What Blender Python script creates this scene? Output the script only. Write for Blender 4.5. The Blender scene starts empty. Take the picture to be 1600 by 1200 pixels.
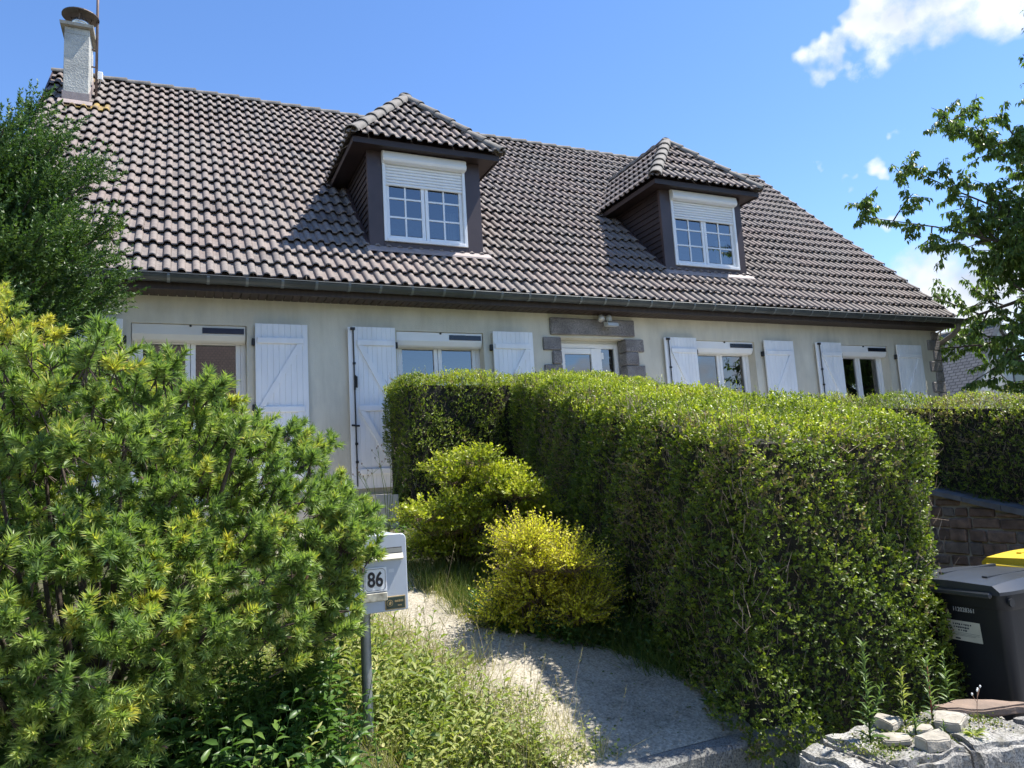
import bpy, bmesh, math, random
import numpy as np
from math import radians, sin, cos, pi
from mathutils import Vector, Matrix
random.seed(7); RNG = np.random.default_rng(11)
S = bpy.context.scene
COL = S.collection

# ---------------------------------------------------------------- camera
YAW, PITCH, ROLL = radians(24.6687), radians(7.5266), radians(-3.398)
CAM = Vector((0.0, -9.3, 1.65)); FPX = 1140.0
fwd = Vector((sin(YAW)*cos(PITCH), cos(YAW)*cos(PITCH), sin(PITCH)))
rgt0 = Vector((cos(YAW), -sin(YAW), 0)); up0 = rgt0.cross(fwd)
rgt = rgt0*cos(ROLL) + up0*sin(ROLL); upv = -rgt0*sin(ROLL) + up0*cos(ROLL)
cd = bpy.data.cameras.new('camera'); cam = bpy.data.objects.new('camera', cd); COL.objects.link(cam)
cd.sensor_width = 36; cd.lens = FPX/1600*36; cd.clip_start = 0.05; cd.clip_end = 6000
M = Matrix((rgt, upv, -fwd)).transposed().to_4x4(); M.translation = CAM
cam.matrix_world = M
S.camera = cam

# ---------------------------------------------------------------- sky, sun, exposure
SUN = Vector((0.46, -0.095, 0.88)).normalized()
W = bpy.data.worlds.new('World'); S.world = W; W.use_nodes = True
nt = W.node_tree; nt.nodes.clear()
def N(t, typ, **kw):
    n = t.nodes.new(typ)
    for k, v in kw.items(): setattr(n, k, v)
    return n
sky = N(nt, 'ShaderNodeTexSky', sky_type='NISHITA', sun_disc=False, sun_elevation=math.asin(SUN.z),
        sun_rotation=math.atan2(SUN.x, SUN.y), altitude=60, air_density=0.9, dust_density=0.1, ozone_density=1.6)
bg = N(nt, 'ShaderNodeBackground'); bg.inputs[1].default_value = 0.105
wo = N(nt, 'ShaderNodeOutputWorld'); nt.links.new(bg.outputs[0], wo.inputs[0])
tc = N(nt, 'ShaderNodeTexCoord')
def vmath(op, a, b=None):
    n = N(nt, 'ShaderNodeVectorMath', operation=op)
    for i, v in enumerate((a, b)):
        if v is None: continue
        if isinstance(v, (tuple, list)): n.inputs[i].default_value = v
        else: nt.links.new(v, n.inputs[i])
    return n
def fmath(op, a, b=None, clamp=False):
    n = N(nt, 'ShaderNodeMath', operation=op, use_clamp=clamp)
    for i, v in enumerate((a, b)):
        if v is None: continue
        if isinstance(v, (int, float)): n.inputs[i].default_value = v
        else: nt.links.new(v, n.inputs[i])
    return n.outputs[0]
def wnoise(scale, detail, rough):
    n = N(nt, 'ShaderNodeTexNoise'); n.inputs['Scale'].default_value = scale
    n.inputs['Detail'].default_value = detail; n.inputs['Roughness'].default_value = rough
    nt.links.new(tc.outputs['Generated'], n.inputs['Vector']); return n
n1 = wnoise(7.0, 4, 0.62); n2 = wnoise(15.0, 6, 0.68)
warp = vmath('MULTIPLY', vmath('SUBTRACT', n1.outputs['Color'], (0.5, 0.5, 0.5)).outputs[0], (0.30, 0.30, 0.22))
wp = vmath('ADD', tc.outputs['Generated'], warp.outputs[0])
CLOUDS = [  # direction, angular radius, vertical squash : fair-weather clouds all round the sky
    ((.752, .445, .490), .120, 2.6), ((.700, .515, .500), .075, 2.8), ((.80, .385, .470), .13, 2.2),
    ((.828, .534, .180), .150, 2.0), ((.91, .40, .20), .20, 2.0), ((.728, .575, .376), .028, 1.6), ((.768, .524, .372), .026, 1.5),
    ((.765, .578, .288), .045, 2.4), ((.70, -.71, .10), .16, 2.2), ((.48, -.87, .10), .11, 2.4),
    ((-.75, -.55, .35), .26, 2.0), ((-.9, .3, .30), .22, 2.0), ((.9, -.3, .28), .18, 2.0), ((-.45, -.35, .80), .2, 1.5), ((-.62, .72, .16), .12, 2.0)]
acc = None
for c, r, sq in CLOUDS:
    dv = vmath('MULTIPLY', vmath('SUBTRACT', wp.outputs[0], c).outputs[0], (1, 1, sq))
    ln = N(nt, 'ShaderNodeVectorMath', operation='LENGTH'); nt.links.new(dv.outputs[0], ln.inputs[0])
    m = fmath('SUBTRACT', 1.0, fmath('DIVIDE', ln.outputs['Value'], r), clamp=True)
    acc = m if acc is None else fmath('MAXIMUM', acc, m)
det = fmath('MULTIPLY', fmath('SUBTRACT', n2.outputs['Fac'], 0.5), 2.4)
mask = fmath('MULTIPLY', fmath('ADD', fmath('MULTIPLY', acc, 1.45), det), fmath('MULTIPLY', acc, 5.0, clamp=True), clamp=True)
mask = fmath('POWER', mask, 0.9)
cl = N(nt, 'ShaderNodeMix', data_type='RGBA'); nt.links.new(mask, cl.inputs['Factor'])
hs = N(nt, 'ShaderNodeHueSaturation'); hs.inputs['Saturation'].default_value = 1.18; hs.inputs['Value'].default_value = 1.0; hs.inputs['Hue'].default_value = .506
nt.links.new(sky.outputs[0], hs.inputs['Color'])
nt.links.new(hs.outputs[0], cl.inputs['A']); 
cr = N(nt, 'ShaderNodeValToRGB'); cr.color_ramp.elements[0].position = .32; cr.color_ramp.elements[0].color = (.52, .58, .68, 1); cr.color_ramp.elements[1].position = .62; cr.color_ramp.elements[1].color = (1, 1, 1, 1)
nt.links.new(n1.outputs['Fac'], cr.inputs[0])
nt.links.new(vmath('MULTIPLY', cr.outputs[0], (4.6, 4.75, 4.95)).outputs[0], cl.inputs['B'])
nt.links.new(cl.outputs['Result'], bg.inputs[0])
sd = bpy.data.lights.new('sun', 'SUN'); sd.energy = 3.8; sd.angle = radians(0.53); sd.color = (1.0, 0.955, 0.88)
sun = bpy.data.objects.new('sun', sd); COL.objects.link(sun); sun.location = (6, -12, 20)
sun.rotation_euler = (-SUN).to_track_quat('-Z', 'Y').to_euler()
S.view_settings.view_transform = 'Standard'; S.view_settings.look = 'None'
S.view_settings.exposure = 1.36; S.view_settings.gamma = 1.0
S.render.engine = 'CYCLES'
S.cycles.max_bounces = 6; S.cycles.diffuse_bounces = 3; S.cycles.glossy_bounces = 3; S.cycles.use_adaptive_sampling = True; S.cycles.adaptive_threshold = 0.02; S.cycles.transparent_max_bounces = 12; S.cycles.use_denoising = True

# ---------------------------------------------------------------- helpers
def link(o, parent=None):
    COL.objects.link(o)
    if parent is not None: o.parent = parent
    return o
def tag(o, label, cat, group=None, kind=None):
    if label: o['label'] = label
    if cat: o['category'] = cat
    if group: o['group'] = group
    o['kind'] = kind or 'thing'
    return o
def empty(name, loc=(0, 0, 0), parent=None):
    o = bpy.data.objects.new(name, None); o.location = loc; o.empty_display_size = .1
    return link(o, parent)
def child_mesh(name, me, parent, loc=None, mat=None):
    """mesh object whose vertices are world coordinates (parents stay unrotated: local = world - parent world)"""
    o = bpy.data.objects.new(name, me); link(o, parent)
    if parent is not None:
        p, off = parent, Vector((0, 0, 0))
        while p is not None: off += p.location; p = p.parent
        o.location = (Vector(loc) if loc is not None else Vector((0, 0, 0))) - off
    elif loc is not None: o.location = loc
    if mat is not None and not me.materials: me.materials.append(mat)
    return o
class MB:
    def __init__(s): s.v = []; s.f = []; s.sm = False
    def add(s, vs, fs):
        b = len(s.v); s.v += [tuple(p) for p in vs]; s.f += [tuple(i+b for i in f) for f in fs]; return s
    def box(s, x0, x1, y0, y1, z0, z1):
        return s.add([(x, y, z) for z in (z0, z1) for y in (y0, y1) for x in (x0, x1)],
                     [(0, 2, 3, 1), (4, 5, 7, 6), (0, 1, 5, 4), (2, 6, 7, 3), (0, 4, 6, 2), (1, 3, 7, 5)])
    def cbox(s, x0, x1, y0, y1, z0, z1, c=.004):
        """box with chamfered edges"""
        vs = []; 
        for sx, X, dx in ((0, x0, c), (1, x1, -c)):
            for sy, Y, dy in ((0, y0, c), (1, y1, -c)):
                for sz, Z, dz in ((0, z0, c), (1, z1, -c)):
                    vs += [(X, Y+dy, Z+dz), (X+dx, Y, Z+dz), (X+dx, Y+dy, Z)]
        bm = bmesh.new(); [bm.verts.new(p) for p in vs]; bmesh.ops.convex_hull(bm, input=bm.verts)
        bmesh.ops.dissolve_limit(bm, angle_limit=.02, verts=bm.verts, edges=bm.edges)
        bm.verts.index_update(); s.add([v.co[:] for v in bm.verts], [[v.index for v in f.verts] for f in bm.faces]); bm.free(); return s
    def hull(s, pts):
        bm = bmesh.new(); [bm.verts.new(p) for p in pts]; bmesh.ops.convex_hull(bm, input=bm.verts)
        bmesh.ops.delete(bm, geom=[v for v in bm.verts if not v.link_faces], context='VERTS')
        bm.verts.index_update(); s.add([v.co[:] for v in bm.verts], [[v.index for v in f.verts] for f in bm.faces]); bm.free(); return s
    def bar(s, a, b, w, h, up=(0, 0, 1)):
        a, b = Vector(a), Vector(b); d = (b-a).normalized(); u = Vector(up); r = d.cross(u).normalized(); u = r.cross(d)
        vs = [p + r*sx*w/2 + u*sz*h/2 for p in (a, b) for sz in (-1, 1) for sx in (-1, 1)]
        return s.add(vs, [(0, 1, 3, 2), (4, 6, 7, 5), (0, 4, 5, 1), (2, 3, 7, 6), (0, 2, 6, 4), (1, 5, 7, 3)])
    def tube(s, pts, rad, n=8, caps=True):
        pts = [Vector(p) for p in pts]; rad = rad if isinstance(rad, (list, tuple)) else [rad]*len(pts); b = len(s.v)
        prev = None
        for i, p in enumerate(pts):
            d = (pts[min(i+1, len(pts)-1)] - pts[max(i-1, 0)]).normalized()
            if prev is None: r = d.orthogonal().normalized()
            else: r = (prev - d*prev.dot(d)).normalized()
            prev = r; u = d.cross(r)
            s.v += [tuple(p + (r*cos(2*pi*k/n) + u*sin(2*pi*k/n))*rad[i]) for k in range(n)]
        for i in range(len(pts)-1):
            for k in range(n):
                a, c = b+i*n+k, b+i*n+(k+1) % n; s.f.append((a, c, c+n, a+n))
        if caps: s.f.append(tuple(b+k for k in reversed(range(n)))); s.f.append(tuple(b+(len(pts)-1)*n+k for k in range(n)))
        return s
    def mesh(s, name, mat=None, smooth=False):
        me = bpy.data.meshes.new(name); me.from_pydata(s.v, [], s.f); me.update()
        if smooth: me.shade_smooth()
        if mat is not None: me.materials.append(mat)
        return me
    def build(s, name, mat, parent=None, smooth=False, bevel=0):
        me = s.mesh(name, mat, smooth); o = child_mesh(name, me, parent)
        if bevel:
            m = o.modifiers.new('bevel', 'BEVEL'); m.width = bevel; m.segments = 1; m.limit_method = 'ANGLE'; m.angle_limit = radians(50)
        return o
def tri_mesh(name, V, T, mat, tint=None, smooth=False):
    """fast mesh from numpy verts (n,3) and triangles (m,3); tint = float per vertex"""
    me = bpy.data.meshes.new(name); V = np.ascontiguousarray(V, np.float32); T = np.ascontiguousarray(T, np.int32)
    me.vertices.add(len(V)); me.vertices.foreach_set('co', V.ravel())
    me.loops.add(T.size); me.loops.foreach_set('vertex_index', T.ravel())
    me.polygons.add(len(T)); me.polygons.foreach_set('loop_start', np.arange(0, T.size, 3, dtype=np.int32))
    me.polygons.foreach_set('loop_total', np.full(len(T), 3, np.int32))
    if tint is not None:
        a = me.attributes.new('tint', 'FLOAT', 'POINT'); a.data.foreach_set('value', np.ascontiguousarray(tint, np.float32))
    me.update(calc_edges=True)
    if smooth: me.shade_smooth()
    me.materials.append(mat); return me
def nrm(a): return a/np.maximum(np.linalg.norm(a, axis=-1, keepdims=True), 1e-9)
def frames(D, U):
    """rotation matrices with column 1 = D (leaf axis), column 2 ~ U (leaf face)"""
    D = nrm(D); X = nrm(np.cross(D, U)); Z = np.cross(X, D); return np.stack([X, D, Z], -1)
def scatter(tv, tf, pos, R, sc):
    """template verts/tris copied to every pos with rotation R and scale sc -> V, T"""
    tv = np.asarray(tv, float); tf = np.asarray(tf, int); n = len(pos)
    sc = np.asarray(sc, float); sc = sc[:, None, None] if sc.ndim == 1 else sc[:, None, :]
    V = np.einsum('nij,nkj->nki', R, tv[None]*sc) + pos[:, None, :]
    T = tf[None] + (np.arange(n)*len(tv))[:, None, None]
    return V.reshape(-1, 3), T.reshape(-1, 3)
LEAF4 = ([(0, 0, 0), (.5, .45, .10), (0, 1, 0), (-.5, .45, .10)], [(0, 1, 2), (0, 2, 3)])          # folded diamond
LEAF6 = ([(0, 0, 0), (.42, .30, .09), (.40, .68, .07), (0, 1, -.06), (-.40, .68, .07), (-.42, .30, .09), (0, .5, 0)],
         [(0, 1, 6), (1, 2, 6), (2, 3, 6), (3, 4, 6), (4, 5, 6), (5, 0, 6)])
LANCE = ([(0, 0, 0), (.5, .22, .10), (.46, .55, .08), (0, 1, -.22), (-.46, .55, .08), (-.5, .22, .10), (0, .3, .02), (0, .62, -.03)],
         [(0, 1, 6), (1, 2, 7), (1, 7, 6), (2, 3, 7), (3, 4, 7), (4, 5, 7), (5, 6, 7), (5, 0, 6)])
NEEDLE = ([(-.62, 0, 0), (.62, .06, 0), (.05, 1, .0)], [(0, 1, 2)])
LANCE4 = ([(0, 0, 0), (.5, .38, .10), (0, 1, -.20), (-.5, .38, .10), (0, .45, .0)], [(0, 1, 4), (1, 2, 4), (2, 3, 4), (3, 0, 4)])
BLADE = ([(-.5, 0, 0), (.5, 0, 0), (-.4, .5, .05), (.4, .5, .05), (0, 1, .22)], [(0, 1, 3), (0, 3, 2), (2, 3, 4)])
class Leaves:
    def __init__(s): s.V = []; s.T = []; s.c = []; s.n = 0
    def add(s, tpl, pos, R, sc, tint):
        if len(pos) == 0: return
        V, T = scatter(tpl[0], tpl[1], pos, R, sc); s.V.append(V); s.T.append(T+s.n); s.n += len(V)
        s.c.append(np.repeat(np.broadcast_to(tint, (len(pos),)), len(tpl[0])))
    def build(s, name, mat, parent):
        me = tri_mesh(name, np.concatenate(s.V), np.concatenate(s.T), mat, np.concatenate(s.c))
        return child_mesh(name, me, parent)
def ray_at(x, y, dep):
    return CAM + (rgt*((x-800)/FPX) - upv*((y-600)/FPX) + fwd)*dep

# ---------------------------------------------------------------- materials
def mat_new(name):
    m = bpy.data.materials.new(name); m.use_nodes = True; t = m.node_tree
    b = t.nodes['Principled BSDF']; return m, t, b
def mapped_noise(t, scale, detail=4, rough=.55, coord='Object', stretch=None, dist=0):
    c = N(t, 'ShaderNodeTexCoord'); n = N(t, 'ShaderNodeTexNoise')
    n.inputs['Scale'].default_value = scale; n.inputs['Detail'].default_value = detail
    n.inputs['Roughness'].default_value = rough; n.inputs['Distortion'].default_value = dist
    src = c.outputs[coord]
    if coord == 'World': src = None
    if stretch:
        mp = N(t, 'ShaderNodeMapping'); mp.inputs['Scale'].default_value = stretch; t.links.new(src, mp.inputs[0]); src = mp.outputs[0]
    t.links.new(src, n.inputs['Vector']); return n
def ramp(t, fac, stops):
    r = N(t, 'ShaderNodeValToRGB'); e = r.color_ramp.elements
    while len(e) < len(stops): e.new(.5)
    for i, (p, c) in enumerate(stops): e[i].position = p; e[i].color = (*c, 1)
    t.links.new(fac, r.inputs[0]); return r
def mixc(t, fac, a, b, mode='MIX'):
    m = N(t, 'ShaderNodeMix', data_type='RGBA', blend_type=mode)
    for k, v in (('Factor', fac), ('A', a), ('B', b)):
        if isinstance(v, (int, float)): m.inputs[k].default_value = v
        elif isinstance(v, tuple): m.inputs[k].default_value = (*v, 1)
        else: t.links.new(v, m.inputs[k])
    return m.outputs['Result']
def bump(t, b, h, strength, dist=.01):
    n = N(t, 'ShaderNodeBump'); n.inputs['Strength'].default_value = strength; n.inputs['Distance'].default_value = dist
    t.links.new(h, n.inputs['Height']); t.links.new(n.outputs[0], b.inputs['Normal'])
def m_plain(name, col, rough=.5, metal=0, var=.12, scale=6, bmp=0, spec=.5, bscale=60, col2=None, stretch=None):
    m, t, b = mat_new(name); n = mapped_noise(t, scale, 5, stretch=stretch)
    c2 = col2 or tuple(c*(1-var*2) for c in col)
    r = ramp(t, n.outputs['Fac'], [(.3, c2), (.65, col)])
    t.links.new(r.outputs[0], b.inputs['Base Color']); b.inputs['Roughness'].default_value = rough
    b.inputs['Metallic'].default_value = metal; b.inputs['Specular IOR Level'].default_value = spec
    if bmp: n2 = mapped_noise(t, bscale, 4); bump(t, b, n2.outputs['Fac'], bmp)
    return m
def tint_fac(t):
    a = N(t, 'ShaderNodeAttribute', attribute_name='tint'); o = N(t, 'ShaderNodeObjectInfo')
    s = N(t, 'ShaderNodeMath', operation='ADD'); t.links.new(a.outputs['Fac'], s.inputs[0]); t.links.new(o.outputs['Random'], s.inputs[1])
    f = N(t, 'ShaderNodeMath', operation='FRACT'); t.links.new(s.outputs[0], f.inputs[0]); return f.outputs[0]
def m_leaf(name, stops, rough=.45, trans=.35, spec=.4, tcol=(1.0, 1.15, .45)):
    m, t, b = mat_new(name); a = N(t, 'ShaderNodeAttribute', attribute_name='tint')
    r = ramp(t, a.outputs['Fac'], stops)
    t.links.new(r.outputs[0], b.inputs['Base Color']); b.inputs['Roughness'].default_value = rough; b.inputs['Specular IOR Level'].default_value = spec
    if trans:
        tr = N(t, 'ShaderNodeBsdfTranslucent'); mc = mixc(t, 1.0, r.outputs[0], tcol, 'MULTIPLY'); t.links.new(mc, tr.inputs[0])
        ms = N(t, 'ShaderNodeMixShader'); ms.inputs[0].default_value = trans
        out = t.nodes['Material Output']; t.links.new(b.outputs[0], ms.inputs[1]); t.links.new(tr.outputs[0], ms.inputs[2]); t.links.new(ms.outputs[0], out.inputs[0])
    return m
MT = {}
def make_tile():
    m, t, b = mat_new('concrete_tile'); f = tint_fac(t)
    base = ramp(t, f, [(0, (.125, .105, .097)), (.045, (.13, .108, .10)), (.06, (.200, .160, .143)), (.35, (.225, .182, .162)), (.7, (.250, .203, .181)), (1, (.205, .174, .157))])
    geo = N(t, 'ShaderNodeNewGeometry')
    def wn(scale, detail=5):
        n = N(t, 'ShaderNodeTexNoise'); n.inputs['Scale'].default_value = scale; n.inputs['Detail'].default_value = detail
        t.links.new(geo.outputs['Position'], n.inputs['Vector']); return n
    n1 = wn(1.3); n2 = wn(22, 6); n3 = wn(5.5, 7)
    g = ramp(t, n1.outputs['Fac'], [(.35, (.0, .0, .0)), (.7, (1, 1, 1))])
    c = mixc(t, g.outputs[0], base.outputs[0], (.20, .178, .162))
    sp = ramp(t, n2.outputs['Fac'], [(.30, (.76, .76, .77)), (.6, (1.04, 1.02, 1.0))]); c = mixc(t, 1.0, c, sp.outputs[0], 'MULTIPLY')
    li = ramp(t, n3.outputs['Fac'], [(.57, (0, 0, 0)), (.68, (1, 1, 1))]); c = mixc(t, mixc(t, 1.0, li.outputs[0], (.45, .45, .45), 'MULTIPLY'), c, (.245, .23, .205))
    t.links.new(c, b.inputs['Base Color']); b.inputs['Roughness'].default_value = .75; b.inputs['Specular IOR Level'].default_value = .3
    bump(t, b, wn(90, 4).outputs['Fac'], .25, .004)
    return m
MT['tile'] = make_tile()
MT['tile_lichen'] = m_plain('lichen_tile', (.36, .24, .05), .9, scale=9, col2=(.13, .10, .09), bmp=.4)
MT['ridge'] = m_plain('ridge_tile', (.205, .188, .168), .85, scale=9, col2=(.085, .08, .074), bmp=.35, bscale=45)
def make_stucco():
    m, t, b = mat_new('stucco'); n1 = mapped_noise(t, .8, 6, .6); n2 = mapped_noise(t, 3.0, 6, .65, stretch=(1, 1, .35)); n3 = mapped_noise(t, 75, 5)
    a = ramp(t, n1.outputs['Fac'], [(.3, (.69, .64, .52)), (.7, (.79, .74, .61))])
    s = ramp(t, n2.outputs['Fac'], [(.32, (.80, .80, .80)), (.62, (1, 1, 1))])
    n4 = mapped_noise(t, 2.6, 5, .7, stretch=(2.2, 1, .12)); k = ramp(t, n4.outputs['Fac'], [(.30, (.93, .925, .91)), (.50, (1, 1, 1))]); n5 = mapped_noise(t, .45, 4); k2 = ramp(t, n5.outputs['Fac'], [(.35, (.88, .89, .90)), (.65, (1, 1, 1))])
    t.links.new(mixc(t, 1.0, mixc(t, 1.0, mixc(t, 1.0, a.outputs[0], s.outputs[0], 'MULTIPLY'), k.outputs[0], 'MULTIPLY'), k2.outputs[0], 'MULTIPLY'), b.inputs['Base Color']); b.inputs['Roughness'].default_value = .92
    bump(t, b, n3.outputs['Fac'], .5, .006); return m
MT['stucco'] = make_stucco()
MT['chim'] = m_plain('chimney_render', (.50, .49, .44), .95, scale=3, col2=(.30, .30, .28), bmp=1.0, bscale=38)
MT['white'] = m_plain('white_paint', (.88, .885, .89), .45, var=.06, scale=5, stretch=(1, 1, .25), bmp=.04, bscale=30)
MT['pvc'] = m_plain('white_pvc', (.86, .86, .85), .32, var=.04, scale=2)
MT['alu'] = m_plain('cream_aluminium', (.70, .68, .62), .4, var=.05, scale=2)
MT['dark'] = m_plain('black_iron', (.015, .015, .016), .5, var=.2)
MT['brown'] = m_plain('brown_cladding', (.034, .021, .019), .55, var=.2, scale=4, stretch=(1, 1, 6))
MT['brown2'] = m_plain('brown_flashing', (.066, .043, .042), .45, var=.15, scale=3)
MT['soffit'] = m_plain('brown_soffit', (.055, .037, .030), .6, var=.25, scale=3, stretch=(8, 1, 1))
MT['zinc'] = m_plain('zinc', (.080, .090, .092), .5, .35, var=.18, scale=5)
MT['steel'] = m_plain('steel', (.55, .56, .57), .3, .9, var=.1, scale=9)
MT['granite'] = None
def make_granite(name, c1, c2, sp, bmp=.8, bs=28, moss=0):
    m, t, b = mat_new(name); n1 = mapped_noise(t, 4, 6); n2 = mapped_noise(t, 120, 3); n3 = mapped_noise(t, bs, 6, .65)
    a = ramp(t, n1.outputs['Fac'], [(.35, c1), (.65, c2)])
    s = ramp(t, n2.outputs['Fac'], [(.38, (.45, .45, .47)), (.5, (1, 1, 1)), (.66, sp)])
    c = mixc(t, 1.0, a.outputs[0], s.outputs[0], 'MULTIPLY'); b.inputs['Roughness'].default_value = .85
    if moss:
        n6 = mapped_noise(t, 11, 7, .7); f = ramp(t, n6.outputs['Fac'], [(.50, (0, 0, 0)), (.66, (moss, moss, moss))]); c = mixc(t, f.outputs[0], c, (.095, .085, .05)); n7 = mapped_noise(t, 21, 6, .7); f = ramp(t, n7.outputs['Fac'], [(.58, (0, 0, 0)), (.64, (moss, moss, moss))]); c = mixc(t, f.outputs[0], c, (.42, .42, .38))
    t.links.new(c, b.inputs['Base Color'])
    bump(t, b, n3.outputs['Fac'], bmp, .012); return m
MT['granite'] = make_granite('granite', (.17, .155, .15), (.26, .245, .235), (1.6, 1.55, 1.5))
MT['granite2'] = make_granite('pale_granite', (.20, .19, .175), (.34, .33, .30), (1.4, 1.38, 1.35), .6, 34, .75)
MT['lime'] = m_plain('pale_limestone', (.44, .40, .33), .9, scale=14, col2=(.22, .20, .16), bmp=.9, bscale=30)
MT['sandstone'] = m_plain('red_sandstone', (.27, .19, .14), .9, scale=9, col2=(.15, .115, .09), bmp=.6, bscale=30)
def make_brick():
    m, t, b = mat_new('brown_stone'); o = N(t, 'ShaderNodeObjectInfo'); n = mapped_noise(t, 14, 6)
    a = ramp(t, o.outputs['Random'], [(0, (.13, .090, .070)), (.4, (.20, .14, .105)), (.7, (.17, .15, .13)), (1, (.09, .075, .07))])
    s = ramp(t, n.outputs['Fac'], [(.3, (.55, .55, .55)), (.7, (1.35, 1.3, 1.25))])
    t.links.new(mixc(t, 1.0, a.outputs[0], s.outputs[0], 'MULTIPLY'), b.inputs['Base Color']); b.inputs['Roughness'].default_value = .9
    bump(t, b, n.outputs['Fac'], .8, .015); return m
MT['brick'] = make_brick()
MT['mortar'] = m_plain('mortar', (.38, .34, .275), .95, scale=9, col2=(.25, .22, .18), bmp=.8, bscale=40)
MT['slate'] = m_plain('slate', (.15, .155, .165), .5, var=.2, scale=8, bmp=.3)
def make_glass():
    m, t, b = mat_new('window_glass'); out = t.nodes['Material Output']
    tr = N(t, 'ShaderNodeBsdfTransparent'); tr.inputs[0].default_value = (.62, .66, .66, 1)
    gl = N(t, 'ShaderNodeBsdfGlossy'); gl.inputs['Roughness'].default_value = .0; gl.inputs[0].default_value = (.95, .97, 1, 1)
    fr = N(t, 'ShaderNodeFresnel'); fr.inputs[0].default_value = 2.55
    ms = N(t, 'ShaderNodeMixShader'); t.links.new(fr.outputs[0], ms.inputs[0]); t.links.new(tr.outputs[0], ms.inputs[1]); t.links.new(gl.outputs[0], ms.inputs[2])
    t.links.new(ms.outputs[0], out.inputs[0]); t.nodes.remove(b); return m
MT['glass'] = make_glass()
MT['room'] = m_plain('dark_interior', (.055, .055, .06), .9, var=.2)
MT['solar'] = m_plain('solar_panel', (.010, .014, .035), .2, var=.2)
MT['bark'] = m_plain('bark', (.10, .075, .055), .95, scale=18, col2=(.05, .038, .03), bmp=.8, bscale=40)
MT['twig'] = m_leaf('dry_twig', [(0, (.13, .095, .065)), (.6, (.26, .20, .145)), (1, (.36, .29, .21))], .9, 0)
# ================================================================ GROUND
def lerp(x, xs, ys): return np.interp(x, xs, ys)
def smooth(a, b, x):
    t = np.clip((x-a)/(b-a), 0, 1); return t*t*(3-2*t)
def gz(x, y):
    x = np.asarray(x, float); y = np.asarray(y, float)
    z = lerp(y, [-6.62, -6.25, -5.5, -4.7, -3.5, -1, 0, 12, 60], [.26, .30, .43, .58, .82, 1.32, 1.5, 1.5, 1.5])
    z = z + .24*(1-smooth(.62, 1.14, x))*smooth(-7.2, -6.0, y)*(1-smooth(-5.6, -4.5, y))
    drive = lerp(y, [-7, -1, 3], [0.0, .35, 1.5]); right = lerp(y, [-7, -5.4, -4.6, -2.5, 2], [.75, 1.0, 1.15, 1.3, 1.5])
    z = z*(1-smooth(3.85, 3.95, x)) + drive*smooth(3.85, 3.95, x)*(1-smooth(6.56, 6.62, x)) + right*smooth(6.56, 6.62, x)
    st = (y < -6.6); z = np.where(st & (x < 6.58), 0.0, z)
    z = np.where((y < -6.22) & (x > 1.2) & (x < 6.58), 0.0, z)
    z = np.where(y < -7.4, 0.0, z)
    return z
def gz1(x, y): return float(gz(x, y))
def make_ground():
    xs = np.concatenate([[-3000, -800, -200, -60, -25, -12, -7], np.arange(-4, 8.01, .1), [9, 11, 14, 18, 25, 40, 80, 250, 800, 3000]])
    ys = np.concatenate([[-3000, -800, -200, -60, -25, -14, -10, -8.2], np.arange(-7.6, 1.01, .1), [2, 4, 8, 14, 25, 50, 120, 400, 1200, 3000]])
    X, Y = np.meshgrid(xs, ys); Z = gz(X, Y) + np.where((X > -4) & (X < 3.8) & (Y > -6.2) & (Y < 0), RNG.normal(0, .008, X.shape), 0)
    n, k = X.shape; V = np.stack([X, Y, Z], -1).reshape(-1, 3); i = np.arange(n*k).reshape(n, k)
    q = np.stack([i[:-1, :-1], i[:-1, 1:], i[1:, 1:], i[1:, :-1]], -1).reshape(-1, 4)
    m, t, b = mat_new('soil'); n1 = mapped_noise(t, 1.8, 7, .65); n2 = mapped_noise(t, 30, 5)
    a = ramp(t, n1.outputs['Fac'], [(.35, (.060, .050, .033)), (.55, (.085, .088, .038)), (.7, (.115, .098, .062))])
    s = ramp(t, n2.outputs['Fac'], [(.3, (.55, .55, .55)), (.7, (1.3, 1.3, 1.3))])
    t.links.new(mixc(t, 1.0, a.outputs[0], s.outputs[0], 'MULTIPLY'), b.inputs['Base Color']); b.inputs['Roughness'].default_value = .95
    bump(t, b, n2.outputs['Fac'], .8, .03)
    o = child_mesh('ground', tri_mesh('ground', V, np.concatenate([q[:, [0, 1, 2]], q[:, [0, 2, 3]]]), m), None); o['kind'] = 'structure'; return o
make_ground()
# path: exposed aggregate concrete winding up to the house
PL = [(1.55, -6.27), (1.52, -5.8), (1.36, -5.2), (1.12, -4.6), (.95, -3.9), (.80, -3.2), (.62, -2.2), (.75, -1.0), (.8, -.1)]
PR = [(2.93, -6.27), (2.75, -5.8), (2.58, -5.3), (2.34, -4.80), (1.95, -4.4), (1.80, -3.4), (1.9, -2.2), (2.0, -1.0), (2.05, -.1)]
def cat(pts, n=10):
    P = [Vector((*p, 0)) for p in pts]; out = []
    for i in range(len(P)-1):
        p0, p1, p2, p3 = P[max(i-1, 0)], P[i], P[i+1], P[min(i+2, len(P)-1)]
        for k in range(n):
            t = k/n; out.append(.5*((2*p1)+(p2-p0)*t+(2*p0-5*p1+4*p2-p3)*t*t+(3*p1-p0-3*p2+p3)*t**3))
    return out+[P[-1]]
def path_z(y): return float(lerp(y, [-6.62, -6.25, -5.5, -4.7, -3.5, -1, 0], [.26, .30, .43, .58, .82, 1.32, 1.5]))
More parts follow.
